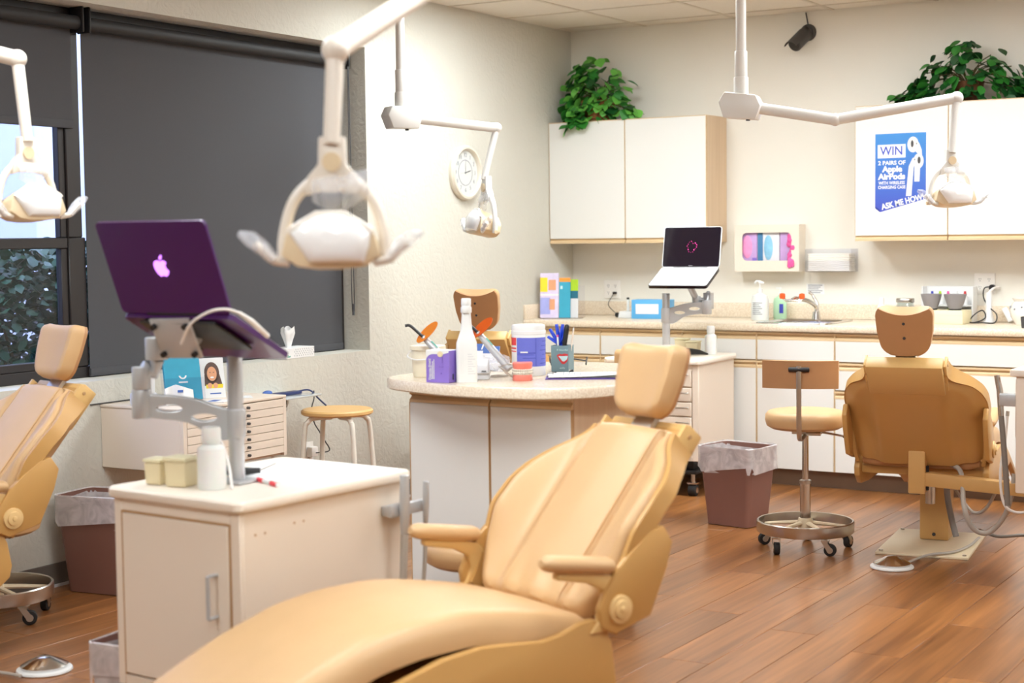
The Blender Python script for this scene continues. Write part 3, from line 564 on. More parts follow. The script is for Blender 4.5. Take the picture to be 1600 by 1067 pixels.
# ------------------------------------------------------------------ plants on the wall cabinets
LEAF = [leafmesh('leaf', k, .55) for k in ('leaf_light', 'leaf_mid', 'leaf_dark')]
def plant(loc, rx, ry, h, nl, label, trail, size, basket, ph0=0, mix=(0, 1, 1, 2), peak=lambda x: 1):
    t = thing('potted_plant', label, 'plant', loc); rn = random.Random(nl)
    if basket:
        mb = MB()
        for k in range(9): mb.tube([((.075+.0035*k)*math.cos(2*PI*j/24), (.075+.0035*k)*math.sin(2*PI*j/24), .008+.0145*k) for j in range(24)], .0085, 6, closed=True)
        mb.lathe([(.0, .004), (.07, .004), (.098, .12), (.085, .12), (.0, .11)], 20); build(mb, 'basket', 'wicker', t)
    else: build(MB().lathe([(.0, .001), (.06, .001), (.085, .10), (.09, .11), (.08, .11), (.0, .10)], 20), 'pot', 'wicker_dark', t)
    st = MB(); tips = []
    for k in range(26):
        a = rn.uniform(0, 2*PI); q = rn.uniform(.35, 1); e = Vector((rx*q*math.cos(a), ry*q*math.sin(a), max(.03, .8*h*(1-.8*q*q)*rn.uniform(.6, .95))))
        pth = bez([(0, 0, .09), e*.45+Vector((0, 0, .09)), e], 5); st.tube(pth, [.003]*len(pth), 5); tips.append(pth)
    for pth in trail: pth = bez(pth, 5); st.tube(pth, [.003]*len(pth), 5); tips.append(pth); tips.append(pth)
    build(st, 'stems', 'stem_brown', t)
    for k in range(nl):
        if k % 5 == 0 and trail: pth = tips[-1-(k//5) % (2*len(trail))]; p = pth[int(len(pth)*rn.uniform(.3, .999))]+Vector((rn.uniform(-.02, .02), rn.uniform(-.012, .012), rn.uniform(.0, .03)))
        else:
            a = rn.uniform(0, 2*PI) if rn.random() < .35 else rn.uniform(PI*.95, PI*2.05); e = math.asin(rn.uniform(-.05, 1)); q = rn.uniform(.62, 1.0)
            p = Vector((rx*q*math.cos(a)*math.cos(e)**.8, ry*q*math.sin(a)*math.cos(e)**.8, max(.02, .03+(h-.04)*q*math.sin(e)*peak(math.cos(a)*math.cos(e)))))
        p.y = min(p.y, -loc[1]-.07); p.x = max(p.x, -loc[0]+.06)
        o = bpy.data.objects.new('leaf', LEAF[rn.choice(mix)]); COL.objects.link(o); o.parent = t; o.location = p
        s = size*rn.uniform(.7, 1.15); o.scale = (s, s, s); a = math.atan2(p.y, p.x)-PI/2+rn.uniform(-.9, .9); o.rotation_euler = (-rn.uniform(.1, 1.2), rn.uniform(-.5, .5), a)
    return t
plant((.285, -.165, 2.131), .235, .13, .43, 290, 'bushy green pothos plant in a round wicker basket in the corner', [[(-.05, -.12, .1), (-.09, -.16, .04), (-.11, -.165, -.05)], [(0, -.1, .1), (-.02, -.16, .05), (-.05, -.165, -.02)], [(.15, -.08, .1), (.25, -.1, .06), (.30, -.11, .03)]], .074, True, mix=(0, 0, 1, 1, 2))
plant((2.58, -.15, 2.131), .38, .11, .40, 290, 'dark green ivy plant spilling over the cabinet with the poster', [[(.1, 0, .1), (.3, 0, .07), (.5, 0, .05)], [(.1, -.03, .1), (.3, -.04, .06), (.46, -.05, .04)], [(-.1, 0, .1), (-.25, -.05, .06), (-.36, -.08, .02)]], .074, False, mix=(1, 2, 2, 1), peak=lambda x: 1-.55*abs(x)**.8)

# ================================================================== things on the back counter
CZ = .9145
t = thing('magazine_rack', 'clear rack of upright magazines and brochures in the counter corner', 'rack', (.17, -.44, CZ), math.radians(22))
build(MB().bx(-.13, .13, -.07, .07, 0, .004), 'tray', 'acrylic', t, smooth=False); build(MB().bx(-.13, .13, .06, .064, .004, .2), 'back', 'acrylic', t, smooth=False)
def mag(x, y, rz, w, h, mt_, label, bands_):
    g_ = thing('magazine', label, 'magazine', (x, y, CZ+.0045), rz, 'magazines in the corner rack')
    build(MB().add([(-w/2, -.004, 0), (w/2, -.004, 0), (w/2, .004, 0), (-w/2, .004, 0), (-w/2, .02, h), (w/2, .02, h), (w/2, .028, h), (-w/2, .028, h)], [(3, 2, 1, 0), (4, 5, 6, 7), (0, 1, 5, 4), (1, 2, 6, 5), (2, 3, 7, 6), (3, 0, 4, 7)]), 'cover', mt_, g_, smooth=False)
    for (a, b_, c_, d_, m_) in bands_:
        fy = lambda z: -.0045+.024*z/h-.0004
        build(MB().add([(a*w-w/2, fy(c_*h), c_*h), (b_*w-w/2, fy(c_*h), c_*h), (b_*w-w/2, fy(d_*h), d_*h), (a*w-w/2, fy(d_*h), d_*h)], [(0, 1, 2, 3)]), 'cover_print', m_, g_, smooth=False)
mag(.105, -.495, math.radians(20), .115, .275, 'mag_lilac', 'lilac magazine with yellow and pink cover in the corner rack', [(.0, .4, .58, .9, 'yellow'), (.45, .85, .62, .85, 'skin_print'), (.0, .55, .08, .45, 'mag_blue'), (.5, .8, .18, .42, 'skin_print'), (.0, 1, .50, .53, 'paper')])
mag(.195, -.462, math.radians(20), .07, .245, 'teal_brochure', 'teal brochure with an orange band in the corner rack', [(0, 1, .9, 1, 'amber'), (.1, .3, .72, .8, 'mint')])
mag(.235, -.425, math.radians(20), .06, .235, 'paper_grey', 'lime and teal brochure at the right of the corner rack', [(0, 1, .7, 1, 'lime'), (0, 1, .5, .7, 'teal_dark')])
mag(.052, -.45, math.radians(50), .05, .25, 'mag_tan', 'tan magazine turned sideways at the left of the corner rack', [(0, 1, .3, .8, 'skin_print')])
t = thing('charger_stand', 'white square charger stand with black-tipped wand and adapter on the counter', 'charger', (.535, -.27, CZ))
build(MB().frust((0, 0), (.10, .09), (.085, .075), 0, .042), 'base', 'bottle_white', t, bevel=.006); build(MB().cyl((0, 0, .042), (0, 0, .115), .009, 12, .008), 'wand', 'soap_clear', t)
build(MB().lathe([(.0, .112), (.008, .113), (.009, .124), (.0, .128)], 12), 'tip', 'black_plastic', t)
build(MB().tube(bez([(-.05, 0, .018), (-.075, 0, .015), (-.085, .02, .02)], 4), .014, 10), 'adapter', 'black_plastic', t)
PO = aty(957, 452, 0); ox, oz = PO.x+.025-.535, PO.z-.022-CZ; build(MB().tube(bez([(-.085, .02, .02), (-.16, .12, .03), (ox-.03, .22, .07), (ox-.012, .24, oz-.02), (ox, .245, oz)], 6), .0022, 6), 'cord', 'cable_black', t); build(MB().box((ox, .252, oz), (.026, .018, .016)), 'plug', 'black_plastic', t, bevel=.004)
t = thing('blue_box', 'light blue cardboard box with a white label on the back counter', 'box', (.715, -.29, CZ), math.radians(8))
build(MB().box((0, 0, .058), (.235, .12, .115)), 'carton', 'blue_box', t, bevel=.002); build(MB().bx(-.09, .055, -.0612, -.0602, .03, .09), 'label_patch', 'paper', t, smooth=False)
t = thing('soap_bottle', 'large clear pump bottle of soap left of the sink', 'bottle', (1.40, -.26, CZ))
build(MB().lathe([(0, 0), (.05, 0), (.054, .006), (.054, .115), (.045, .145), (.016, .158), (.014, .168), (0, .168)], 20, sx=1, sy=.72), 'bottle', 'soap_clear', t)
build(MB().cyl((0, 0, .165), (0, 0, .185), .015, 12).cyl((0, 0, .18), (0, 0, .21), .005, 8).tube(bez([(0, 0, .21), (0, 0, .226), (-.02, -.005, .228), (-.03, -.008, .215)], 4), .007, 8).ell((.008, 0, .22), (.018, .01, .008)), 'pump', 'bottle_white', t)
mb = MB()
for k in range(7): mb.bx(-.03, .03-.01*(k % 3), -.0395, -.0385, .035+.011*k, .039+.011*k)
build(mb, 'label_print', 'ink_soft', t, smooth=False)
t = thing('green_soap_bottle', 'pump bottle of pale green soap beside the tap', 'bottle', (1.455, -.085, CZ))
build(MB().lathe([(0, 0), (.038, 0), (.041, .005), (.041, .10), (.034, .125), (.013, .135), (.012, .145), (0, .145)], 20, sx=1, sy=.75), 'bottle', 'soap_green', t)
build(MB().cyl((0, 0, .143), (0, 0, .158), .012, 10).cyl((0, 0, .155), (0, 0, .18), .0035, 8).box((-.008, 0, .183), (.03, .012, .008)), 'pump', 'bottle_white', t); build(MB().bx(.008, .032, -.032, -.0305, .035, .09), 'label_patch', 'label_navy', t, smooth=False)
def lab_bottle(name, label, x, y, z, r, h, mt_='bottle_white', cap='bottle_white'):
    t = thing(name, label, 'bottle', (x, y, z))
    build(MB().lathe([(0, 0), (r*.92, 0), (r, .005), (r, h*.58), (r*.93, h*.66), (r*.6, h*.72), (r*.58, h*.76), (0, h*.76)], 24), 'bottle', mt_, t)
    build(MB().lathe([(r*.66, h*.75), (r*.68, h*.77), (r*.66, h*.97), (r*.58, h), (0, h)], 24), 'cap', cap, t); return t
lab_bottle('white_bottle', 'slim white bottle behind the headrest at the right of the sink', 2.125, -.24, CZ, .022, .14)
t = thing('glass_jar', 'clear glass jar with a metal lid left of the grey bowls', 'jar', (2.255, -.22, CZ))
build(MB().lathe([(0, 0), (.05, 0), (.055, .01), (.055, .085), (.046, .105), (.044, .115), (.04, .115), (.042, .10), (.05, .085), (.05, .012), (0, .008)], 24), 'jar', 'jar_glass', t); build(MB().lathe([(.05, .113), (.051, .116), (.051, .132), (.048, .136), (0, .136)], 24), 'lid', 'steel', t)
build(MB().lathe([(0, .01), (.046, .012), (.046, .06), (0, .066)], 20), 'cotton', 'paper', t)
bx_ = thing('cream_box', 'cream cardboard box under the grey mixing bowls', 'box', (2.49, -.23, CZ), math.radians(-4))
build(MB().frust((0, 0), (.24, .15), (.235, .15), 0, .075), 'carton', 'box_yellow', bx_, bevel=.003); build(MB().bx(-.118, .118, -.076, -.0735, .048, .05), 'lid_seam', 'box_cream', bx_, smooth=False)
for x, lb, r in ((2.418, 'grey mixing bowl on the cream box, left one of two', .058), (2.55, 'grey mixing bowl on the cream box, right one of two', .062)):
    t = thing('mixing_bowl', lb, 'bowl', (x, -.27, CZ+.0755), 0, 'grey mixing bowls'); 
    build(MB().lathe([(0, .0), (r*.5, 0), (r*.52, .006), (r*.72, .03), (r*.95, .075), (r, .088), (r*.95, .088), (r*.9, .075), (r*.66, .03), (r*.4, .012), (0, .01)], 28), 'bowl', 'bowl_grey', t)
    build(MB().lathe([(r*.54, .0005), (r*.56, .004), (r*.54, .008)], 24, cap=False), 'foot_ring', 'black_plastic', t)
t = thing('dispensing_rack', 'tall white rack of small coloured bottles behind the grey bowls', 'rack', (2.46, -.09, CZ))
build(MB().bx(-.14, .15, .04, .05, 0, .20).bx(-.14, -.132, -.04, .04, 0, .2).bx(.142, .15, -.04, .04, 0, .2).bx(-.132, .142, -.04, .04, .09, .097), 'frame', 'bottle_white', t, smooth=False)
for k, (x, z, m_) in enumerate(((-.09, .098, 'label_navy'), (-.045, .098, 'lime'), (.0, .098, 'glove_hot'), (.05, .098, 'paper_grey'), (.095, .098, 'lip_red'), (.0, .001, 'lime'), (.03, .001, 'amber'))):
    w_ = thing('small_bottle', ['white dropper bottle with navy cap in the rack', 'white dropper bottle with lime cap in the rack', 'white dropper bottle with pink cap in the rack', 'white dropper bottle with grey cap in the rack', 'white dropper bottle with red cap in the rack', 'dropper bottle with lime cap low in the rack', 'dropper bottle with amber cap low in the rack'][k], 'bottle', (2.46+x, -.09, CZ+z), 0, 'dropper bottles in the rack')
    build(MB().lathe([(0, 0), (.016, 0), (.016, .045), (.007, .055), (0, .055)], 14), 'bottle', 'bottle_white', w_); build(MB().cyl((0, 0, .054), (0, 0, .075), .009, 12, .006), 'cap', m_, w_)
t = thing('handpiece_charger', 'white upright charger with coiled black cord and white plug by the socket', 'charger', (2.70, -.14, CZ))
build(MB().lathe([(0, 0), (.032, 0), (.034, .01), (.02, .05), (.016, .1), (.018, .15), (.016, .17), (0, .172)], 16), 'body', 'bottle_white', t)
build(MB().tube(bez([(0, 0, .168), (.012, .05, .19), (.022, .128, P2.z-CZ-.02)], 5), .007, 8), 'plug_lead', 'cable_white', t)
build(MB().tube(bez([(-.012, .125, P2.z-CZ-.018), (-.05, .10, .19), (-.045, .06, .14), (.0, .0, .09), (.05, -.03, .05), (.045, -.05, .006), (-.02, -.06, .006), (-.09, -.06, .008), (-.07, -.02, .05), (-.03, -.01, .07), (-.012, -.03, .03), (-.06, -.06, .006), (-.12, -.05, .008)], 6), .0035, 6), 'cord', 'cable_black', t)
build(MB().cyl((-.012, .1, P2.z-CZ-.02), (-.012, .131, P2.z-CZ-.02), .016, 12), 'plug', 'black_plastic', t)
t = thing('inline_switch', 'white lead with an inline adapter leaning on the backsplash right of the charger', 'cable', (2.785, -.1, CZ)); build(MB().box((0, 0, 0), (.03, .025, .09), Matrix.Translation((0, .035, .043)) @ Matrix.Rotation(math.radians(-20), 4, 'X') @ Matrix.Rotation(math.radians(-30), 4, 'Y')), 'adapter', 'bottle_white', t, bevel=.005)
build(MB().tube(bez([(.02, .03, .012), (.06, .02, .006), (.13, .01, .006)], 5), .004, 6), 'lead', 'cable_white', t)
t = thing('ceramic_jar', 'white patterned ceramic jar at the right end of the counter', 'jar', (2.91, -.2, CZ)); build(MB().lathe([(0, 0), (.05, 0), (.054, .01), (.074, .04), (.08, .08), (.068, .115), (.056, .125), (.066, .138), (.068, .142), (.06, .142), (.05, .128), (.06, .11), (.07, .08), (0, .02)], 28), 'jar', 'ceramic', t)
mb = MB()
for k in range(12):
    a = 2*PI*k/12; mb.ell((.0785*math.cos(a), .0785*math.sin(a), .085+.012*(k % 2)), (.006, .006, .006), 8, 6)
build(mb, 'flower_print', 'ink_soft', t)
t = thing('dark_caddy', 'dark grey object cut off by the right edge, standing at the front of the counter', 'box', (3.02, -.5, CZ)); build(MB().frust((0, 0), (.09, .1), (.1, .11), 0, .055), 'box', 'dark_grey', t, bevel=.004); build(MB().bx(-.05, .05, -.055, .055, .0552, .06), 'lid', 'black_plastic', t, bevel=.002)
#@@PART2
# ================================================================== ISLAND
IZ = .9144
t = thing('island_cabinet', 'white two-door island cabinet with wood grain end panel', 'cabinet', (2.037, -3.9, 0)); x0, x1, y0, y1 = -.335, .335, -.39, .16
build(MB().bx(x0, x1, y0+.02, y1, .1, .872), 'body', 'oak_side', t, bevel=.0015, seg=1); build(MB().bx(x0+.03, x1-.03, y0+.08, y1-.03, 0, .1), 'toe_kick', 'toe_kick', t, smooth=False)
for a, b_ in ((x0, .003), (.008, x1)):
    d = build(MB().bx(a+.002, b_-.002, y0, y0+.019, .1, .828), 'door', 'laminate_white', t, bevel=.0015, seg=1)
    mb = MB(); zt_ = .871
    mb.prism([(a+.001, y0, zt_), (a+.001, y0, zt_-.012), (a+.001, y0+.016, zt_-.02), (a+.001, y0, zt_-.032), (a+.001, y0, zt_-.042), (a+.001, y0+.018, zt_-.042), (a+.001, y0+.018, zt_)], (b_-a-.002, 0, 0)); build(mb, 'pull_rail', 'oak_edge', d, smooth=False)
    for q in (a-.001, b_-.002): build(MB().bx(q, q+.003, y0, y0+.019, .1, .83), 'edge_strip', 'oak_dark', d, smooth=False)
def island_outline(g=0):
    P = [(1.575, -4.20), (1.588, -4.262), (1.625, -4.312), (1.70, -4.358), (1.80, -4.398), (1.92, -4.436), (2.05, -4.455), (2.18, -4.453), (2.29, -4.437), (2.38, -4.395), (2.445, -4.335), (2.485, -4.25), (2.503, -4.15), (2.503, -4.0), (2.50, -3.85), (2.46, -3.66), (2.38, -3.5), (2.24, -3.40), (2.05, -3.37), (1.84, -3.40), (1.69, -3.5), (1.61, -3.65), (1.58, -3.85)]
    return [p.to_2d() for p in bez([(x, y, 0) for x, y in P+[P[0]]], 3)][:-1]
oc = island_outline(); cx = sum(p.x for p in oc)/len(oc); cy = sum(p.y for p in oc)/len(oc)
t = thing('island_countertop', 'oval beige speckled laminate island top with dental supplies on it', 'countertop', (2.04, -3.9, .8745))
mb = MB(); loops = []
for k, z in ((.985, 0), (1, .005), (1, .033), (.992, .039), (.985, .0399)): loops.append([(cx+(p.x-cx)*k-2.04, cy+(p.y-cy)*k+3.9, z) for p in oc])
ringloft(mb, loops); mb.add(loops[-1], [tuple(range(len(oc)))]); mb.add(loops[0], [tuple(range(len(oc)-1, -1, -1))]); build(mb, 'slab', 'counter', t)
Z = IZ+.0005
t = thing('cream_bucket', 'cream plastic bucket with a carry handle on the island', 'bucket', (1.718, -4.19, Z))
build(MB().lathe([(0, 0), (.052, 0), (.056, .006), (.060, .098), (.066, .100), (.066, .112), (.06, .114), (.056, .10), (.05, .01), (0, .006)], 28), 'bucket', 'tub_cream', t); build(MB().tube(bez([(-.064, 0, .1), (-.06, -.045, .075), (0, -.068, .065), (.06, -.045, .075), (.064, 0, .1)], 5), .0025, 6), 'handle', 'bottle_white', t)
build(MB().lathe([(0, .108), (.062, .108), (.064, .113), (0, .116)], 28), 'lid', 'bottle_white', t)
def curing(label, p0, p1, tip, shield_mt, z0):
    g_ = thing('curing_light', label, 'curing light', (p0.x, p0.y, z0), 0, 'curing lights'); o = Vector((p0.x, p0.y, z0)); a, b_ = p0-o, p1-o; d_ = (b_-a).normalized()
    build(MB().tube([a, a+(b_-a)*.7, b_], [.014, .013, .010], 12), 'handle', 'silver_paint', g_); build(MB().tube([a+(b_-a)*.55+Vector((0, 0, .011)), a+(b_-a)*.75+Vector((0, 0, .011))], .006, 8), 'button', 'teal', g_)
    tp_ = [b_]+[q-o for q in tip]; build(MB().tube(bez(tp_, 4), .0055, 8), 'light_guide', 'black_plastic', g_)
    c_ = b_+d_*.004; s_ = d_.cross(Vector((0, 0, 1))).normalized(); u_ = s_.cross(d_).normalized()
    tc_ = (CAM-p1).normalized(); nn = (d_*.75+tc_*.65).normalized(); u_ = (_u*.85+_r*.5); u_ = (u_-nn*u_.dot(nn)).normalized(); s_ = u_.cross(nn)
    fr = frame(c_, s_, u_); v, f = plate2d(ellipse(0, .022, .034, .052, 24), [ellipse(0, 0, .008, .008, 12)], .002); build(MB().add(v, f, fr), 'shield', shield_mt, g_)
# curing lights lean over a little rack
t = thing('light_cradle', 'grey plastic cradle with a cable beside the spray bottle', 'cradle', (1.955, -4.2, Z), math.radians(28)); build(MB().add([(-.03, -.04, 0), (.03, -.04, 0), (.03, .04, 0), (-.03, .04, 0), (-.025, -.03, .055), (.025, -.03, .05), (.025, .035, .07), (-.025, .035, .07)], [(3, 2, 1, 0), (4, 5, 6, 7), (0, 1, 5, 4), (1, 2, 6, 5), (2, 3, 7, 6), (3, 0, 4, 7)]), 'body', 'paper_grey', t, bevel=.004); build(MB().bx(-.032, .032, -.042, .042, .02, .024), 'seam', 'hose_grey', t, bevel=.001, seg=1)
mb = MB().bx(.004, .02, -.0385, -.0370, .028, .032); build(mb, 'lettering', 'ink', t, smooth=False); build(MB().tube(bez([(.02, .04, .004), (.06, .05, .004), (.09, .08, .004), (.06, .1, .004), (.03, .08, .004)], 5), .003, 6), 'cable', 'hose_grey', t)
dA = 5.72
curing('curing light with orange shield leaning out behind the cream bucket', at(709, 576, 5.66), at(662, 527, dA), [at(655, 521, dA), at(641, 509, dA), at(633, 509, dA)], 'orange_shield', Z)
dB = 5.72
curing('curing light with dark orange shield leaning behind the white spray bottle', at(796, 577, 5.66), at(747, 520, dB), [at(742, 515, dB), at(733, 507, dB), at(727, 503, dB)], 'orange_dark', Z)
# purple carton
a = atz(668, 597, IZ); b_ = atz(700, 599, IZ); ang = math.atan2(b_.y-a.y, b_.x-a.x)
t = thing('purple_carton', 'purple and white cardboard dispenser box on the island', 'box', ((a.x+b_.x)/2, (a.y+b_.y)/2, Z), ang+.15); L_ = (b_-a).length
build(MB().bx(-L_/2, L_/2, 0, .06, 0, .112), 'carton', 'purple_box', t, bevel=.001, seg=1); build(MB().bx(-L_/2+.001, L_/2-.001, .001, .059, .112, .114), 'lid', 'paper', t, smooth=False)
pts = [(-L_/2+.0005, .113), (-L_/2+.0005, .075)]+[(-L_/2+.0005+.03*(1-math.cos(i/6*PI/2)), .075+.025*math.sin(i/6*PI/2)) for i in range(1, 7)]+[(.0, .1), (.005, .092), (.018, .092), (.024, .1), (L_/2-.0005, .106), (L_/2-.0005, .113)]
build(MB().add([(x, -.0008, z) for x, z in pts], [tuple(range(len(pts)))]), 'white_print', 'paper', t, smooth=False); build(MB().add([(x, -.0012, z) for x, z in ellipse(.012, .1, .012, .010, 14)], [tuple(range(14))]), 'tear_tab', 'box_cream', t, smooth=False)
tm = frame((-L_/2+.016, -.0011, .046), (0, 0, 1), (-1, 0, 0)); v, f = textmesh('Disposa-Shield', .0125, .0002); build(MB().add(v, f, tm), 'lettering', 'paper', t, smooth=False)
mb = MB().bx(-L_/2+.026, -L_/2+.029, -.0012, -.0006, .012, .075).bx(-L_/2+.032, -L_/2+.0345, -.0012, -.0006, .012, .082).bx(-L_/2+.022, -L_/2+.0235, -.0012, -.0006, .012, .06); build(mb, 'lettering', 'paper', t, smooth=False)
build(MB().bx(.014, .018, -.0012, -.0006, .03, .035).bx(.006, .026, -.0012, -.0006, .055, .056).bx(.02, .021, -.0012, -.0006, .07, .1), 'lettering', 'purple_dark', t, smooth=False)
build(MB().bx(L_/2+.0004, L_/2+.0009, .022, .03, .01, .03), 'barcode', 'ink', t, smooth=False)
# spray bottle
p_ = atz(725, 598, IZ); t = thing('spray_bottle', 'tall white spray bottle with a screw cap on the island', 'bottle', (p_.x, p_.y+.02, Z), math.radians(32))
mb = MB(); prof = [(1, 0, 0), (1.02, .004, 0), (1.02, .11, 0), (.98, .14, 0), (.8, .158, 0), (.56, .185, 0), (.52, .2, 0), (.45, .235, 0), (.42, .25, 0)]
ringloft(mb, [[(x*k, y*k, z) for x, y in rr(.036+.0*k, .024, .014)] for k, z, _ in prof]); mb.add([(x*.42, y*.42, .25) for x, y in rr(.036, .024, .014)], [tuple(range(24))]); mb.add([(x, y, 0) for x, y in rr(.036, .024, .014)], [tuple(range(23, -1, -1))]); build(mb, 'bottle', 'bottle_white', t)
build(MB().lathe([(.018, .243), (.0195, .246), (.019, .262), (.016, .268), (.0175, .272), (.0175, .29), (.015, .294), (0, .294)], 20), 'cap', 'bottle_white', t)
mb = MB()
for k in range(9): mb.bx(.004, .030-.006*(k % 3), -.0249, -.0244, .03+.0085*k, .033+.0085*k)
build(mb, 'label_print', 'paper_grey', t, smooth=False)
# sachets
for k, (x, y, rz) in enumerate(((754, 566, .5), (765, 571, .35))):
    p_ = atz(x, y+8, IZ); t = thing('sachet', ['blue-topped paper sachet leaning at the back of the island', 'blue-topped paper sachet leaning in front of its twin'][k], 'sachet', (p_.x, p_.y, Z), rz, 'blue-topped sachets')
    M = Matrix.Rotation(math.radians(-28), 4, 'X'); build(MB().bx(-.032, .032, -.002, .002, 0, .10, M), 'packet', 'card_white', t, smooth=False); build(MB().bx(-.032, .032, -.0026, -.002, .07, .10, M), 'header', 'blue_label', t, smooth=False)
    v, f = textmesh('P', .032, .001, 'CENTER', .3); build(MB().add(v, f, M @ frame((0, -.003, .085), (1, 0, 0), (0, 0, 1))), 'lettering', 'paper', t, smooth=False)
p_ = atz(775, 580, IZ); t = thing('clear_pouch', 'crumpled clear plastic pouch beside the tub of wipes', 'pouch', (p_.x, p_.y, Z), .4); build(MB().slab(lambda a, b_: (-.05+.1*a, -.02-.01*math.sin(9*a)+.04*b_, .002+.055*b_+.006*math.sin(7*a+3*b_)), lambda a, b_: (-.05+.1*a, -.01+.05*b_, .001+.04*b_), 10, 6), 'film', 'plastic_film', t); build(MB().bx(-.03, .03, -.004, .006, .004, .03), 'filling', 'card_white', t, bevel=.002)
# tub of wipes
p_ = atz(818, 588, IZ); t = thing('wipes_tub', 'large white tub of disinfectant wipes with violet and red label', 'tub', (p_.x-.01, p_.y+.055, Z)); r = .062
build(MB().lathe([(0, 0), (r*.97, 0), (r, .004), (r, .150), (r*.985, .152), (0, .152)], 36), 'tub', 'bottle_white', t); build(MB().lathe([(r*1.0, .150), (r*1.03, .152), (r*1.03, .163), (r*1.0, .165), (r*1.0, .176), (r*.97, .184), (r*.9, .186), (0, .186)], 36), 'lid', 'bottle_white', t)
def wrap(mb, a0, a1, z0, z1, rr_): n_ = max(2, int((a1-a0)/.12)); mb.sheet(lambda a, b_: (rr_*math.cos(a0+(a1-a0)*a), rr_*math.sin(a0+(a1-a0)*a), z0+(z1-z0)*b_), n_, 1)
ca = math.atan2(CAM.y-p_.y, CAM.x-p_.x)
mb = MB(); wrap(mb, ca-.75, ca+1.75, .035, .140, r+.0006); lb = build(mb, 'label_wrap', 'label_violet', t)
mb = MB(); wrap(mb, ca+.42, ca+.45, .035, .140, r+.001); wrap(mb, ca-.65, ca+.4, .083, .086, r+.001); wrap(mb, ca-.7, ca+.3, .077, .079, r+.001); wrap(mb, ca-.35, ca+.4, .065, .067, r+.001)
for k in range(6): wrap(mb, ca+.7+.1*(k % 3), ca+1.7, .045+.016*k, .047+.016*k, r+.001)
build(mb, 'label_print', 'label_navy', lb); mb = MB(); wrap(mb, ca-.5, ca-.05, .085, .09, r+.0012); build(mb, 'label_print', 'paper', lb)
mb = MB(); wrap(mb, ca-1.45, ca-.78, .035, .140, r+.0006); build(mb, 'label_wrap', 'bottle_white', t); mb = MB(); wrap(mb, ca-1.4, ca-.8, .112, .14, r+.001); wrap(mb, ca-1.4, ca-.8, .098, .104, r+.001); wrap(mb, ca-1.4, ca-.8, .088, .092, r+.001); build(mb, 'label_print', 'label_red', t)
# teeth model with braces
p_ = atz(812, 595, IZ); t = thing('teeth_model', 'pink jaw model with braces and wire hinge on the island', 'model', (p_.x, p_.y+.02, Z), math.radians(30))
def arch(z0, z1, k0=1, k1=1): 
    pl = [(-.034, .03), (-.036, 0), (-.03, -.022), (-.016, -.034), (0, -.037), (.016, -.034), (.03, -.022), (.036, 0), (.034, .03)]
    mb = MB(); ringloft(mb, [[(x*k, y*k, z) for x, y in pl] for k, z in ((k0*.97, z0), (k0, z0+.003), (k1, z1-.003), (k1*.95, z1))]); mb.add([(x*k1*.95, y*k1*.95, z1) for x, y in pl], [tuple(range(9))]); mb.add([(x*k0*.97, y*k0*.97, z0) for x, y in pl], [tuple(range(8, -1, -1))]); return mb
build(arch(0, .022, 1, .93), 'lower_gum', 'gum_pink', t); build(arch(.04, .064, .93, 1), 'upper_gum', 'gum_pink', t)
for z, s_ in ((.026, 1), (.0365, -1)):
    mb = MB(); wi = []
    for k in range(14):
        a_ = PI*(1.02+.96*k/13); x, y = .033*math.cos(a_), .004+.037*math.sin(a_); mb.box((0, 0, 0), (.0062, .006, .0105), Matrix.Translation((x, y, z)) @ Matrix.Rotation(a_+PI/2, 4, 'Z')); wi.append((x*1.1, .004+(y-.004)*1.1, z))
    tt = build(mb, 'teeth', 'tooth', t, bevel=.0015, seg=1); bk = MB().tube(wi, .0008, 5)
    for x, y, z_ in wi: bk.box((x, y, z_), (.003, .003, .003))
    build(bk, 'braces', 'steel', tt)
build(MB().tube(bez([(-.034, .01, .01), (-.055, .015, .02), (-.075, .02, .045), (-.055, .015, .055), (-.034, .01, .055)], 5), .002, 6).tube(bez([(-.034, -.005, .01), (-.05, 0, .025), (-.085, .01, .05)], 5), .002, 6), 'hinge_wire', 'steel', t)
# mug of pens: square slate holder
p_ = atz(872, 581, IZ); t = thing('pen_cup', 'square slate-blue cup with a red smiling mouth print', 'cup', (p_.x, p_.y+.035, Z), math.radians(12)); w = .034
build(MB().bx(-w, w, -w, -w+.003, 0, .098).bx(-w, w, w-.003, w, 0, .098).bx(-w, -w+.003, -w+.003, w-.003, 0, .098).bx(w-.003, w, -w+.003, w-.003, 0, .098).bx(-w+.003, w-.003, -w+.003, w-.003, 0, .004), 'cup', 'mug_slate', t, smooth=False)
FMc = frame((.004, -w-.0008, .05), (1, 0, 0), (0, 0, 1))
lips = [(-.016, .012), (-.006, .018), (.004, .016), (.014, .019), (.028, .016), (.028, -.002), (.024, -.012), (.014, -.021), (.004, -.02), (-.006, -.008)]; build(MB().add([(x, y, 0) for x, y in lips], [tuple(range(10))], FMc), 'lips_print', 'lip_red', t, smooth=False)
te = [(-.009, .009), (.004, .009), (.028, .010), (.024, -.003), (.014, -.011), (.006, -.010)]; build(MB().add([(x, y, .0004) for x, y in te], [tuple(range(6))], FMc), 'teeth_print', 'mint', t, smooth=False)
for txt, y in (('A beautiful', .032), ('smile', -.036)):
    v, f = textmesh(txt, .010); build(MB().add(v, f, FMc @ Matrix.Translation((.006, y, .0003))), 'lettering', 'mint', t, smooth=False)
MC = t.location.copy()
t = thing('hand_clapper', 'bright blue plastic hand clapper standing in the slate cup', 'toy', (MC.x-.012, MC.y, Z+.0045), math.radians(8)); mb = MB().bx(-.012, .012, -.004, .004, 0, .105)
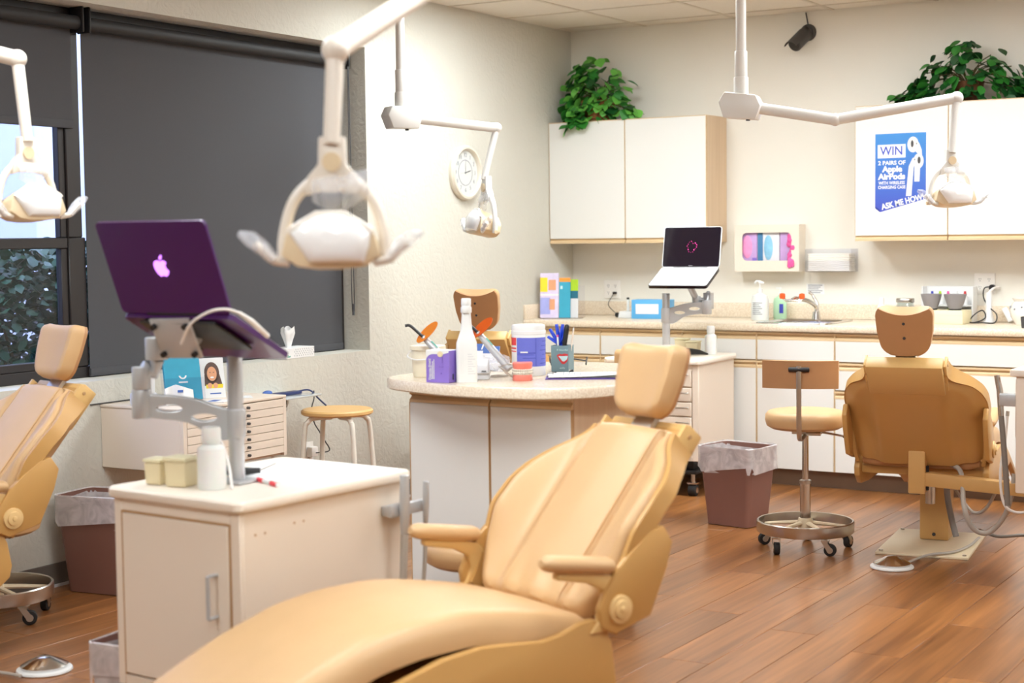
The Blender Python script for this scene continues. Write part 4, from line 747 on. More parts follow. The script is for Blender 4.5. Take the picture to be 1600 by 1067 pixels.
for a_, l in ((-58, .055), (-34, .07), (-9, .078), (10, .078), (32, .062)): d_ = Vector((math.sin(math.radians(a_)), 0, math.cos(math.radians(a_)))); mb.tube([Vector((0, 0, .095)), Vector((0, 0, .095))+d_*l*.5, Vector((0, 0, .095))+d_*l], [.0095, .011, .0095], 8, flat=.6)
build(mb, 'hand', 'clap_blue', t, bevel=.001, seg=1)
t = thing('black_marker', 'thick black marker pen standing in the slate cup', 'pen', (MC.x+.01, MC.y-.008, Z+.0045)); build(MB().tube([(0, 0, .0), (.004, 0, .1), (.012, 0, .15), (.015, 0, .168), (.0155, 0, .172)], [.008, .009, .010, .008, .004], 12), 'pen', 'black_plastic', t)
t = thing('white_pen', 'white pen with a pink end standing in the slate cup', 'pen', (MC.x-.004, MC.y-.018, Z+.0045)); build(MB().tube([(0, 0, 0), (-.006, 0, .125)], .004, 8), 'pen', 'bottle_white', t); build(MB().tube([(-.006, 0, .125), (-.0064, 0, .133)], .0042, 8), 'end', 'glove_hot', t)
t = thing('cream_pen', 'slim cream pen leaning right in the slate cup', 'pen', (MC.x+.018, MC.y+.01, Z+.0045)); build(MB().tube([(0, 0, 0), (.024, 0, .15)], .0035, 8), 'pen', 'cart_cream', t); build(MB().tube([(.024, 0, .15), (.026, 0, .16)], [.0035, .0015], 8), 'tip', 'paper', t)
t = thing('silver_pen', 'silver-grey pen with a blue cap in the slate cup', 'pen', (MC.x+.0, MC.y-.002, Z+.0045)); build(MB().tube([(0, 0, 0), (.006, 0, .125)], .0038, 8), 'pen', 'silver_paint', t); build(MB().tube([(.006, 0, .12), (.0075, 0, .145)], .0045, 8), 'cap', 'clap_blue', t)
# glasses
p_ = atz(888, 573, IZ); t = thing('spectacles', 'dark framed protective spectacles lying behind the slate cup', 'glasses', (p_.x, p_.y, Z), math.radians(30)); mb = MB()
for s_ in (-1, 1): mb.tube(bez([(s_*.07, 0, .02), (s_*.072, -.03, .035), (s_*.07, -.08, .034), (s_*.066, -.12, .02)], 4), .003, 6, flat=2.2)
mb.tube(bez([(-.07, 0, .022), (-.03, .012, .028), (0, .015, .03), (.03, .012, .028), (.07, 0, .022)], 4), .003, 6); build(mb, 'frame', 'dark_grey', t)
for s_ in (-1, 1): v, f = plate2d(ellipse(s_*.034, .014, .028, .014, 16), [], .002); build(MB().add(v, f, frame((0, .012, .0), (1, 0, 0), (0, 0, 1))), 'lens', 'acrylic', t)
# clipboard
p_ = atz(915, 588, IZ); t = thing('clipboard', 'clipboard holding white forms on the front of the island', 'clipboard', (2.27, -3.96, Z), math.radians(-62))
build(MB().bx(-.115, .115, -.16, .16, 0, .003), 'board', 'purple_dark', t, bevel=.001, seg=1); build(MB().bx(-.05, .05, -.156, -.135, .0032, .012), 'clip', 'steel', t, bevel=.003)
for k in range(3): build(MB().slab(lambda a, b_: (-.105+.21*a+.004*k, -.15+.30*b_, .006+.0012*k+.006*(a*b_)**2*k), lambda a, b_: (-.105+.21*a+.004*k, -.15+.30*b_, .0054+.0012*k+.006*(a*b_)**2*k), 6, 6), 'form', 'paper', t)
mb = MB()
for k in range(10): mb.bx(-.08, .06-.02*(k % 3), -.1+.02*k, -.097+.02*k, .0092, .0095)
build(mb, 'form_print', 'ink_soft', t, smooth=False)
for k, (x, y) in enumerate(((868, 586), (893, 582))):
    p_ = atz(x, y, IZ); t = thing('binder_clip', ['small black binder clip at the left by the clipboard', 'small black binder clip right in front of the slate cup'][k], 'clip', (p_.x, p_.y, Z), .4+k, 'binder clips'); build(MB().prism([(-.008, -.006, 0), (.008, -.006, 0), (.003, -.006, .011), (-.003, -.006, .011)], (0, .012, 0)), 'jaw', 'black_plastic', t, bevel=.001, seg=1); build(MB().tube(bez([(-.004, -.004, .01), (-.016, 0, .008), (-.004, .004, .01)], 4), .001, 5), 'lever', 'steel', t)

# ================================================================== DENTAL CHAIRS
BT = [(0, .20), (.1, .245), (.22, .272), (.4, .282), (.55, .280), (.68, .264), (.8, .222), (.88, .175), (.94, .152), (1, .147)]
WG = [(0, .0), (.1, .006), (.22, .026), (.4, .064), (.58, .056), (.72, .034), (.85, .012), (.95, 0), (1, 0)]
SB = [(0, .255), (.1, .264), (.22, .272), (.4, .284), (.55, .282), (.68, .266), (.8, .224), (.88, .176), (.94, .152), (1, .147)]
B0 = (-.455, .475); BL_ = .581; BD = (.657, .754); BN = (-.754, .657)
def bk(tt, mm): return (B0[0]+BD[0]*BL_*tt+BN[0]*mm, B0[1]+BD[1]*BL_*tt+BN[1]*mm)
SEAT = [(-.43, .475), (-.55, .505), (-.70, .533), (-.80, .545), (-.95, .54), (-1.067, .522), (-1.227, .466), (-1.398, .385), (-1.6, .28)]
SIDE = [(-.43, .455), (-.455, .474), (-.50, .47), (-.56, .452), (-.62, .445), (-.72, .455), (-.80, .461), (-.912, .45), (-1.1, .40), (-1.3, .315), (-1.5, .23)]
def soft(tab, x): # smoothed table
    return sum(interp(tab, x+d_) for d_ in (-.03, -.015, 0, .015, .03))/5
def dental_chair(loc, ph, dz, drop, label, arms=True, extra=None):
    t = thing('dental_chair', label, 'dental chair', (loc[0], loc[1], 0), -ph, 'tan dental chairs')
    P3 = lambda w, uz_: (w, uz_[0], uz_[1]+dz)
    # back cushion with raised wings and two seams
    def front(a, b_):
        tt = a; hw = soft(BT, tt); w = (2*b_-1)*hw; q = abs(w)
        mm = soft(WG, tt)*smoothstep(.135, hw*1.03, q)*1.0-.020*math.exp(-((q-.132)/.008)**2)*(1 if tt < .97 else 0)+.010*math.exp(-(q/.1)**2)
        e = min(1, (1-abs(2*b_-1))*hw/.035); ee = min(1, min(tt, 1-tt)*BL_/.035); rim = .030*(1-math.sqrt(max(0, 1-(1-e)**2)))+.030*(1-math.sqrt(max(0, 1-(1-ee)**2)))
        wr = .004*math.sin(w*55+tt*8)*smoothstep(.3, 0, tt)
        return P3(w, bk(tt, mm-rim+wr))
    def rear(a, b_):
        tt = a; hw = soft(BT, tt); w = (2*b_-1)*hw; mm = soft(WG, tt)*smoothstep(.125, hw, abs(w))-.05
        return P3(w, bk(tt, mm))
    bc = build(MB().slab(front, rear, 44, 96), 'back_cushion', 'leather', t)
    for s in (-1, 1):
        pts = [front(.03+.94*i/24, .5+s*.5*min(.999, .120/soft(BT, .03+.94*i/24))) for i in range(25)]; build(MB().tube([Vector(p)+Vector((0, BN[0], BN[1]))*.0005 for p in pts], .0035, 6), 'seam_piping', 'leather', bc)
    # shell behind the cushion
    def so(a, b_):
        tt = .05+.99*a; hw = soft(SB, min(1, tt))+.016; w = (2*b_-1)*hw; q = abs(2*b_-1); x = abs(w)
        mm = soft(WG, min(1, tt))*smoothstep(.125, hw, x)-.118+.03*smoothstep(.82, 1, q)+.02*smoothstep(.14, .2, x)
        return P3(w, bk(tt, mm))
    def si(a, b_):
        tt = .05+.99*a; hw = soft(SB, min(1, tt))+.010; w = (2*b_-1)*hw; mm = soft(WG, min(1, tt))*smoothstep(.125, hw, abs(w))-.0515
        return P3(w, bk(tt, mm))
    sh = build(MB().slab(si, so, 30, 30), 'back_shell', 'shell_tan', t)
    build(MB().slab(lambda a, b_: P3(-.155+.31*b_, bk(.8+.28*a, -.056)), lambda a, b_: P3(-.155+.31*b_, bk(.8+.28*a, -.1185)), 2, 2), 'top_block', 'shell_light', t, bevel=.006)
    for s in (-1, 1):
        pl = build(MB().prism([P3(s*.156, bk(tt, mm)) for tt, mm in ((.83, -.035), (1.055, -.035), (1.055, -.095), (.83, -.105))], (s*.012, 0, 0)), 'side_plate', 'shell_light', t, bevel=.002)
        for tt in (.87, 1.02): build(MB().cyl(P3(s*.166, bk(tt, -.066)), P3(s*.171, bk(tt, -.066)), .006, 10), 'screw', 'oak_dark', pl)
        def sd(a, b_, off):
            tt = .02+.96*a; hw = soft(SB, tt)+off; fw = soft(WG, tt)-.018; return P3(s*hw, bk(tt, fw-(.052+.030*smoothstep(.75, .95, tt)+.03*smoothstep(.3, .05, tt))*b_))
        build(MB().slab(lambda a, b_: sd(a, b_, .018), lambda a, b_: sd(a, b_, .003), 30, 4), 'shell_side', 'shell_tan', t)
        # hinge cheek
        ck = [(-.283, .459), (-.402, .430), (-.445, .452), (-.452, .50), (-.43, .545), (-.395, .59), (-.34, .635), (-.28, .675), (-.235, .685), (-.205, .64), (-.225, .575)]
        c_ = build(MB().prism([P3(s*.282, k) for k in ck], (s*.022, 0, 0)), 'hinge_cheek', 'shell_tan', t, bevel=.006)
        build(MB().cyl(P3(s*.302, (-.388, .493)), P3(s*.312, (-.388, .493)), .036, 24).cyl(P3(s*.311, (-.388, .493)), P3(s*.318, (-.388, .493)), .024, 20).cyl(P3(s*.317, (-.388, .493)), P3(s*.321, (-.388, .493)), .009, 12), 'pivot_cap', 'pivot_cream', c_, bevel=.0015)
        if arms:
            pad = [P3(s*.283, (-.395+x*-.225, .600+x*.035)) for x in (0, .03, .1, .5, .88, .96, 1)]
            ar = build(MB().tube(pad, [.012, .024, .030, .031, .030, .024, .012], 14, flat=.72), 'armrest_pad', 'leather', t)
            br = [(-.58, .607), (-.47, .597), (-.40, .575), (-.365, .54), (-.355, .505), (-.375, .465), (-.43, .44), (-.475, .44), (-.44, .475), (-.425, .51), (-.435, .545), (-.48, .568), (-.58, .59)]
            build(MB().prism([P3(s*.272, k) for k in br], (s*.024, 0, 0)), 'armrest_bracket', 'shell_light', t, bevel=.005)
    # headrest
    HD = Vector((.30, .954)); HN = Vector((-.954, .30)); HB = Vector((-.031, .922))
    HT = [(0, .055), (.06, .082), (.18, .099), (.5, .112), (.85, .116), (.95, .112), (1, .10)]
    def hr(a, b_, fr):
        hw = soft(HT, a); w = (2*b_-1)*hw; top = .203-(.005 if fr else .024)*(1-(2*b_-1)**2)
        e = min(1, (1-abs(2*b_-1))*hw/.03); ee = min(1, min(a, 1-a)*.19/.03); rim = 1-(1-math.sqrt(max(0, 1-(1-e)**2)))*.55-(1-math.sqrt(max(0, 1-(1-ee)**2)))*.45
        mm = (.038+.012*abs(2*b_-1)**2)*rim if fr else (-.022 if fr is False else -.03)
        if fr is None: mm = -.030+.012*(2*b_-1)**2
        if fr is False: mm = -.018+.012*(2*b_-1)**2
        p = HB+HD*(a*top)+HN*mm; return (w, p.x, p.y+dz)
    build(MB().slab(lambda a, b_: hr(a, b_, True), lambda a, b_: hr(a, b_, False), 22, 24), 'headrest_cushion', 'leather', t)
    hp = build(MB().slab(lambda a, b_: hr(a, b_, False), lambda a, b_: hr(a, b_, None), 18, 20), 'headrest_panel', 'leather_dark', t)
    for q in (.42, .75):
        p = HB+HD*(.19*q)+HN*-.0305; build(MB().cyl((0, p.x, p.y+dz), (0, p.x+.003, p.y-.001+dz), .006, 10), 'screw', 'ink', hp)
    build(MB().slab(lambda a, b_: P3(-.04+.08*b_, bk(.98+.10*a, -.035)), lambda a, b_: P3(-.04+.08*b_, bk(.98+.10*a, -.05)), 2, 2), 'headrest_stem', 'steel', t)
    # seat cushion
    def st_(a, b_):
        u_ = -.43-1.17*a; q = abs(2*b_-1); hw = .258-.02*smoothstep(.75, 1, a); e = min(1, (1-q)*hw/.05); ee = min(1, min(a+.01, 1-a)*1.17/.05)
        z = soft(SEAT, u_)-.042*(1-math.sqrt(max(0, 1-(1-e)**2)))-.04*(1-math.sqrt(max(0, 1-(1-min(1, ee))**2)))-.006*q
        return ((2*b_-1)*hw, u_, z+dz)
    build(MB().slab(st_, lambda a, b_: ((2*b_-1)*(.258-.02*smoothstep(.75, 1, a)), -.43-1.17*a, soft(SEAT, -.43-1.17*a)-.085+dz), 44, 30), 'seat_cushion', 'leather', t)
    # seat frame: side skirts joined by a pan
    bot = [(-1.5, .19), (-1.2, drop+.03), (-.9, drop), (-.6, drop), (-.45, drop+.01), (-.395, drop+.05), (-.385, drop+.09), (-.40, .41), (-.415, .44)]
    poly = SIDE+[p for p in bot if True]
    fr_ = MB()
    for s in (-1, 1):
        fr_.prism([P3(s*.262, (u_, max(z, drop*.6))) for u_, z in poly], (s*.026, 0, 0))
    fr_.slab(lambda a, b_: (-.262+.524*b_, -.43-1.06*a, soft(SIDE, -.43-1.06*a)-.055+dz), lambda a, b_: (-.262+.524*b_, -.43-1.06*a, min(soft(SIDE, -.43-1.06*a)-.075, drop+.06)+dz), 12, 3)
    build(fr_, 'seat_frame', 'shell_tan', t, bevel=.006)
    build(MB().tube([P3(w, (-.405, .43)) for w in (-.25, -.2, 0, .2, .25)], [.02, .032, .034, .032, .02], 12), 'lumbar_roll', 'leather_dark', t)
    # column and floor plate
    build(MB().bx(-.20, .20, -1.02, -.42, 0, .012), 'floor_plate', 'plate_cream', t, bevel=.003)
    for x in (-.18, .18):
        for y in (-.99, -.45): build(MB().cyl((x, y, .011), (x, y, .018), .009, 8), 'bolt', 'steel', t)
    col = build(MB().bx(-.065, .065, -.93, -.77, .0125, drop+dz+.05), 'column', 'column_tan', t, bevel=.008); build(MB().cyl((0, -.768, .04), (0, -.763, .04), .008, 10), 'screw', 'ink', col)
    build(MB().bx(-.10, .10, -.96, -.70, drop+dz-.03, drop+dz+.06), 'lift_bracket', 'column_tan', t, bevel=.006)
    return t
dental_chair((3.044, -5.037), .3717, 0, .215, 'large tan reclined dental chair in the foreground, seen from the side')
dental_chair((.571, -4.887), .20, 0, .24, 'tan dental chair cut off by the left edge, in front of the window')
dental_chair((.745, -2.32), PI-.22, .045, .30, 'tan dental chair behind the island, only its headrest and upper back showing')
RC = dental_chair((3.0, -2.605), PI-.13, 0, .30, 'tan dental chair seen from behind, in front of the back counter')
build(MB().bx(-.036, .036, -.35, -.29, .30, .545), 'rear_mast', 'column_tan', RC, bevel=.006); build(MB().cyl((0, -.66, .20), (0, -.66, .34), .022, 14), 'piston', 'steel', RC)

# ================================================================== WHEELED STOOLS
def stool(loc, rz, label, seat_z=.50, back=True, mats=('leather', 'leather_dark')):
    t = thing('wheeled_stool', label, 'stool', (loc[0], loc[1], 0), rz, 'tan wheeled operator stools')
    build(MB().lathe([(.196, .082), (.215, .080), (.218, .085), (.218, .128), (.214, .132), (.208, .130), (.207, .088), (.196, .086), (.196, .082)], 48, cap=False), 'ring', 'steel', t)
    sp = MB()
    for k in range(5): a = 2*PI*k/5+.3; sp.tube([(.03*math.cos(a), .03*math.sin(a), .118), (.2*math.cos(a), .2*math.sin(a), .096)], [.014, .010], 8, flat=.7)
    sp.lathe([(0, .085), (.034, .085), (.036, .12), (.03, .14), (0, .14)], 16); build(sp, 'spider', 'plate_cream', t)
    for k in range(5):
        a = 2*PI*k/5+.3; c_ = Vector((.185*math.cos(a), .185*math.sin(a), 0)); aa = a+.9; d_ = Vector((math.cos(aa), math.sin(aa), 0)); s_ = Vector((-math.sin(aa), math.cos(aa), 0)); w0 = c_+d_*.02+Vector((0, 0, .0275))
        cs = build(MB().tube([w0-s_*.013, w0+s_*.013], .0275, 18), 'caster', 'rubber', t, bevel=.004)
        build(MB().tube([w0-s_*.0145, w0+s_*.0145], .014, 12).prism([w0+s_*.0145+d_*-.014, w0+s_*.0145+d_*.014, c_+s_*.015+Vector((0, 0, .07))+d_*.004, c_+s_*.015+Vector((0, 0, .07))-d_*.02], s_*.003).prism([w0-s_*.0175+d_*-.014, w0-s_*.0175+d_*.014, c_-s_*.018+Vector((0, 0, .07))+d_*.004, c_-s_*.018+Vector((0, 0, .07))-d_*.02], s_*.003).bx(-.018, .018, -.018, .018, .066, .072, Matrix.Translation(c_)).cyl(c_+Vector((0, 0, .07)), c_+Vector((0, 0, .085)), .008, 8), 'fork', 'steel', cs)
    build(MB().cyl((0, 0, .135), (0, 0, .30), .024, 18), 'outer_column', 'chrome', t); build(MB().lathe([(.027, .295), (.027, .31), (.02, .314), (.017, .314)], 18), 'collar', 'steel', t); build(MB().cyl((0, 0, .30), (0, 0, seat_z-.09), .015, 16), 'inner_column', 'chrome', t)
    sz = seat_z; build(MB().lathe([(0, sz-.085), (.15, sz-.083), (.172, sz-.07), (.18, sz-.045), (.178, sz-.02), (.165, sz-.005), (.14, sz), (0, sz+.006)], 40), 'seat', mats[0], t)
    build(MB().bx(-.055, .055, -.05, .05, sz-.105, sz-.086).cyl((.05, 0, sz-.1), (.075, 0, sz-.1), .009, 10).cyl((.01, -.06, sz-.1), (.075, -.06, sz-.1), .010, 10), 'mechanism', 'steel', t, bevel=.002)
    lv = build(MB().tube([(.05, .03, sz-.1), (.17, .03, sz-.12)], .005, 8), 'lever', 'steel', t); build(MB().tube([(.165, .03, sz-.119), (.205, .03, sz-.127)], [.008, .010], 10), 'lever_grip', 'black_plastic', lv)
    if back:
        zb_ = sz+.115; build(MB().tube(bez([(0, -.03, sz-.112), (0, -.16, sz-.118), (0, -.215, sz-.10), (0, -.232, sz-.04), (0, -.24, sz+.14), (0, -.24, zb_+.1)], 5), .011, 8, flat=.45, up=(0, 1, .01)), 'back_bar', 'steel', t)
        def pad(a, b_, k): return (-.165+.33*a, -.212+.03*(2*a-1)**2*1+k-.006*math.cos((2*a-1)*1.5), zb_+.122*b_)
        build(MB().slab(lambda a, b_: pad(a, b_, .034-.03*(abs(2*a-1)**6+abs(2*b_-1)**6)/2), lambda a, b_: pad(a, b_, -.008), 24, 14), 'backrest', mats[0], t)
        build(MB().slab(lambda a, b_: pad(a, b_, -.0085), lambda a, b_: pad(a, b_, -.0125), 16, 3), 'backrest_panel', mats[1], t)
        build(MB().tube([(-.045, -.236, zb_+.085), (.045, -.236, zb_+.085)], .011, 12), 'back_clamp', 'black_plastic', t, bevel=.002)
    return t
p_ = atz(1253, 846, 0); stool((2.43, -2.235), math.radians(14), 'tan wheeled stool with chrome column standing between brown bin and rear-view chair', .63)
stool((.22, -4.93), math.radians(120), 'wheeled stool ring base tucked under the chair by the window', .41, False)
stool((2.20, -4.62), math.radians(100), 'tan wheeled stool squeezed between island and foreground chair', .43)
p_ = at(1000, 560, 7.75); stool((1.32, -1.98), math.radians(160), 'tan wheeled stool in front of the back cart, mostly hidden', .60)
# ================================================================== WASTE BINS
def bin_(loc, rz, w, d_, h, label, taper=.78):
    t = thing('waste_bin', label, 'bin', loc, rz, 'brown waste bins'); mb = MB()
    def lp(k, z): return [(x*k, y*k, z) for x, y in rr(w/2, d_/2, .03)]
    ringloft(mb, [lp(taper, .003), lp(taper*1.0, .01), lp(.985, h-.03), lp(1, h-.028), lp(1.01, h), lp(.985, h), lp(.97, h-.03), lp(taper*.97, .012)]); mb.add(lp(taper, .003), [tuple(range(23, -1, -1))]); mb.add(lp(taper*.97, .012), [tuple(range(24))]); build(mb, 'bin', 'brown_bin', t)
    rn = random.Random(int(loc[0]*100)); L2 = []
    base = rr(w/2, d_/2, .03)
    for k, z, j in ((.93, h-.12, .01), (.95, h-.04, .004), (1.0, h+.006, .006), (1.035, h+.004, .004), (1.03, h-.03, .004), (1.035, h-.075, .012), (1.04, h-.1, .02)):
        L2.append([(x*k*(1+rn.uniform(-j, j)), y*k*(1+rn.uniform(-j, j)), z+rn.uniform(-j, j)*(1.2 if z < h-.05 else .6)) for x, y in base])
    mb = MB(); ringloft(mb, L2); build(mb, 'liner', 'bin_liner', t); return t
bin_((1.915, -1.80, 0), math.radians(-9), .305, .255, .385, 'brown waste bin with a clear liner standing beside the wheeled stool')
bin_((.24, -4.36, 0), math.radians(8), .35, .24, .395, 'brown waste bin with a clear liner under the wall drawers')
bin_((1.685, -5.69, 0), math.radians(4), .18, .17, .27, 'small brown bin with white liner, peeping out behind the foreground cart')

# ================================================================== CARTS
def cart(loc, rz, label, front, w=.49, d_=.66):
    t = thing('supply_cart', label, 'cart', (loc[0], loc[1], 0), rz, 'cream supply carts on wheels')
    zb_, zt_ = .20, .722
    build(MB().bx(0, w-.0, .0+.012, d_, zb_, zt_).bx(0, .03, 0, .012, zb_, zt_).bx(w-.035, w, 0, .012, zb_, zt_).bx(.03, w-.035, 0, .012, zt_-.035, zt_).bx(.03, w-.035, 0, .012, zb_, zb_+.03), 'body', 'cart_cream', t, bevel=.002, seg=1)
    mb = MB(); P = rr((w+.036)/2, (d_+.036)/2, .03); L2 = [[(x*k+w/2, y*k+d_/2, z) for x, y in P] for k, z in ((.99, zt_+.0005), (1, zt_+.005), (1, zt_+.022), (.985, zt_+.028), (.965, zt_+.0285))]
    ringloft(mb, L2); mb.add(L2[-1], [tuple(range(24))]); mb.add(L2[0], [tuple(range(23, -1, -1))]); build(mb, 'top', 'cart_top', t)
    if front == 'door':
        dr = build(MB().bx(.036, w-.041, -.004, .011, zb_+.036, zt_-.041), 'door', 'cart_cream', t, bevel=.002, seg=1)
        build(MB().tube(bez([(w-.085, -.004, .44), (w-.085, -.034, .44), (w-.085, -.036, .45), (w-.085, -.036, .54), (w-.085, -.034, .55), (w-.085, -.004, .55)], 4), .0055, 10), 'handle', 'silver_paint', dr)
        build(MB().bx(.03, .0345, -.002, .011, zb_+.03, zt_-.035).bx(w-.0395, w-.035, -.002, .011, zb_+.03, zt_-.035).bx(.0345, w-.0395, -.002, .011, zt_-.0395, zt_-.035), 'door_gap', 'oak_dark', dr, smooth=False)
        for y, z in ((.055, .655), (.09, .655), (.2, .665), (.235, .665)): build(MB().cyl((w-.001, y, z), (w+.001, y, z), .0035, 8), 'screw_hole', 'oak_dark', t)
    else:
        hs = [.70, .60, .52, .44, .215]
        for k in range(4):
            dr = build(MB().bx(.036, w-.041, -.004, .011, hs[k+1]+.004, hs[k]-.004), 'drawer', 'cart_cream', t, bevel=.002, seg=1); build(MB().tube(bez([(w-.12, -.004, hs[k]-.03), (w-.12, -.022, hs[k]-.03), (w-.06, -.022, hs[k]-.03), (w-.06, -.004, hs[k]-.03)], 3), .004, 8), 'handle', 'steel', dr)
    for x in (.06, w-.06):
        for y in (.07, d_-.07):
            c_ = Vector((x, y, 0)); cs = build(MB().tube([c_+Vector((-.022, 0, .032)), c_+Vector((.022, 0, .032))], .032, 18), 'caster', 'rubber', t, bevel=.004)
            build(MB().tube([c_+Vector((-.024, 0, .032)), c_+Vector((.024, 0, .032))], .017, 12).bx(-.028, .028, -.02, .02, .066, .075, Matrix.Translation(c_)).cyl(c_+Vector((0, 0, .07)), c_+Vector((0, 0, .13)), .012, 10), 'fork', 'chrome', cs)
    build(MB().bx(.02, w-.02, .02, d_-.02, .125, .145).bx(.05, .09, .05, d_-.05, .145, .199).bx(w-.09, w-.05, .05, d_-.05, .145, .199), 'base_frame', 'black_plastic', t, bevel=.003); return t
CF = (1.80, -5.85); crz = math.radians(-5)
FC = cart(CF, crz, 'cream supply cart with a door and silver handle in the foreground', 'door')
CB = (.90, -1.245); brz = math.radians(3)
BC = cart(CB, brz, 'cream drawer cart with the open white laptop above, near the sink', 'drawers', .54, .545)
TZ = .7512
def laptop_arm(pole_base, pole_h, joint, lap, label, zc):
    """pole on a foot plate, cast arm with two slots, tilting plate under the laptop"""
    o = Vector((pole_base[0], pole_base[1], TZ)); t = thing('laptop_stand', label, 'laptop arm', o, 0, 'silver laptop arms')
    build(MB().bx(-.05, .05, -.05, .05, 0, .008), 'foot_plate', 'silver_paint', t, bevel=.004); build(MB().cyl((0, 0, .008), (0, 0, pole_h), .0215, 20), 'pole', 'silver_paint', t, bevel=.003)
    build(MB().cyl((0, 0, zc-TZ-.045), (0, 0, zc-TZ+.035), .027, 20), 'clamp_collar', 'silver_paint', t, bevel=.003)
    j = Vector(joint)-o; hv = Vector((j.x, j.y, 0)); L = hv.length; hv.normalize(); fr = frame((0, 0, zc-TZ), hv, (0, 0, 1)); dzj = j.z-(zc-TZ)
    up_ = [(0, .035), (L*.12, .034), (L*.5, .034+dzj*.62), (L, .028+dzj)]; lo_ = [(L, -.03+dzj), (L*.5, -.03+dzj*.62), (L*.2, -.045), (0, -.045)]
    out = [p.to_2d() for p in bez([(x, y, 0) for x, y in up_], 5)]+[p.to_2d() for p in bez([(x, y, 0) for x, y in lo_], 5)]
    hol = [[(x+L*c_, y+off) for x, y in ellipse(0, 0, L*.15, .013, 18)] for c_, off in ((.33, .0+dzj*.35-.004), (.70, dzj*.8))]
    v, f = plate2d([(p.x, p.y) for p in out], hol, .03, .003); build(MB().add(v, f, fr), 'arm', 'silver_paint', t)
    build(MB().cyl(j+Vector((0, 0, -.038)), j+Vector((0, 0, .042)), .028, 20), 'arm_end', 'silver_paint', t, bevel=.004)
    return t, o, j
def laptop(label, hc, e, gh, tilt, lean, case, lid_mt, screen, w=.36, d_=.248):
    """hc hinge centre, e hinge direction (screen-left to right seen by the user or from behind), gh horizontal direction hinge->front edge"""
    e = Vector(e).normalized(); gh = Vector(gh).normalized(); up = Vector((0, 0, 1)); bd = (gh*math.cos(tilt)-up*math.sin(tilt)).normalized(); ld = (up*math.cos(lean)-gh*math.sin(lean)).normalized()
    t = thing('laptop', label, 'laptop', hc)
    bn = e.cross(bd); bn = bn if bn.z > 0 else -bn
    B = Matrix((e, bd, bn)).transposed().to_4x4(); ln = e.cross(ld); ln = ln if ln.dot(gh) > 0 else -ln; Lm = Matrix((e, ld, ln)).transposed().to_4x4()
    def rslab(name, M, r, y0, y1, z0, z1, mt_, par, k=1.0, bev=.002):
        mb = MB(); P = [(x, y+(y0+y1)/2) for x, y in rr(w/2*k, (y1-y0)/2, r)]; L2 = [[tuple(M @ Vector((x, y, z))) for x, y in P] for z in (z0, z1)]
        ringloft(mb, L2); mb.add(L2[0], [tuple(range(23, -1, -1))]); mb.add(L2[1], [tuple(range(24))]); return build(mb, name, mt_, par, bevel=bev)
    base = rslab('base', B, .014, 0, d_, -.012, .004, case, t); rslab('palm_deck', B, .013, .003, d_-.003, .0042, .006, 'alu_white', t, .985, 0)
    kb = MB()
    for r_ in range(5):
        for k in range(13):
            x0 = -.135+.0208*k; y0 = .018+.019*r_; kb.bx(x0, x0+.0185, y0, y0+.0165, .0062, .0075, B)
    build(kb, 'keys', 'key_grey', base, smooth=False); build(MB().bx(-.05, .05, .13, .205, .0062, .0067, B), 'trackpad', 'paper_grey', base, smooth=False)
    lid = rslab('lid', Lm, .014, .004, d_, -.004, .004, lid_mt, t)
    bz = rslab('bezel', Lm, .010, .008, d_-.004, .0041, .0052, 'screen_black', lid, .975, 0)
    if screen:
        mb = MB(); rn = random.Random(5)
        for k in range(15):
            a = 2*PI*k/15; r_ = .027+rn.uniform(-.006, .006); s = rn.uniform(.001, .0028); mb.add([(r_*math.cos(a)+s*math.cos(q*PI/3), .118+r_*math.sin(a)+s*math.sin(q*PI/3), .0056) for q in range(6)], [tuple(range(6))], Lm)
        build(mb, 'screen_logo', 'screen_pink', bz, smooth=False); v, f = textmesh('MacBook', .006); build(MB().add(v, f, Lm @ Matrix.Translation((0, .0135, .0056))), 'lettering', 'paper_grey', bz, smooth=False)
    build(MB().cyl(-e*.1+up*.002, e*.1+up*.002, .006, 10), 'hinge', 'black_plastic', t); return t, B, Lm
MATS['screen_pink'] = mat('screen_pink', (236, 60, 150), .4, emit=.8)
rh = Vector((math.cos(YAW), math.sin(YAW), 0)); fh = Vector((-math.sin(YAW), math.cos(YAW), 0))
# purple laptop above the foreground cart
al = math.radians(-30); e1 = rh*math.cos(al)+fh*math.sin(al); g1 = -rh*math.sin(al)+fh*math.cos(al)
hc = at(277, 491, 4.15)
lt, B1, L1 = laptop('open laptop in a purple case above the foreground cart, lid back showing', hc, e1, g1, math.radians(27), math.radians(22), 'purple_case', 'purple_case', False, .372, .262)
lm = L1 @ Matrix.Translation((0, .135, -.0046))
def apple(s):
    body = [(0, .34), (-.12, .40), (-.28, .42), (-.44, .33), (-.52, .14), (-.50, -.10), (-.40, -.34), (-.26, -.50), (-.14, -.53), (0, -.47), (.14, -.53), (.26, -.50), (.38, -.36), (.46, -.2), (.36, -.12), (.30, .02), (.33, .18), (.43, .28), (.34, .38), (.18, .42), (.08, .38)]
    leaf = [(0, .46), (.02, .60), (.12, .72), (.22, .76), (.21, .62), (.12, .51)]
    return [[(x*s, y*s) for x, y in body], [(x*s, y*s) for x, y in leaf]]
mb = MB()
for lp_ in apple(.046): v, f = plate2d([p.to_2d()[:] for p in bez([(x, y, 0) for x, y in lp_+[lp_[0]]], 3)][:-1], [], .0012); mb.add(v, f, lm)
build(mb, 'logo', 'apple_glow', lt, smooth=False)
pb = atz(371, 753, .751); zc1 = at(378, 657, 4.40).z; jn = at(222, 632, 4.38)
t, o, j = laptop_arm((pb.x, pb.y), at(372, 545, 4.41).z-TZ, jn, None, 'silver arm on the foreground cart carrying the purple laptop', zc1)
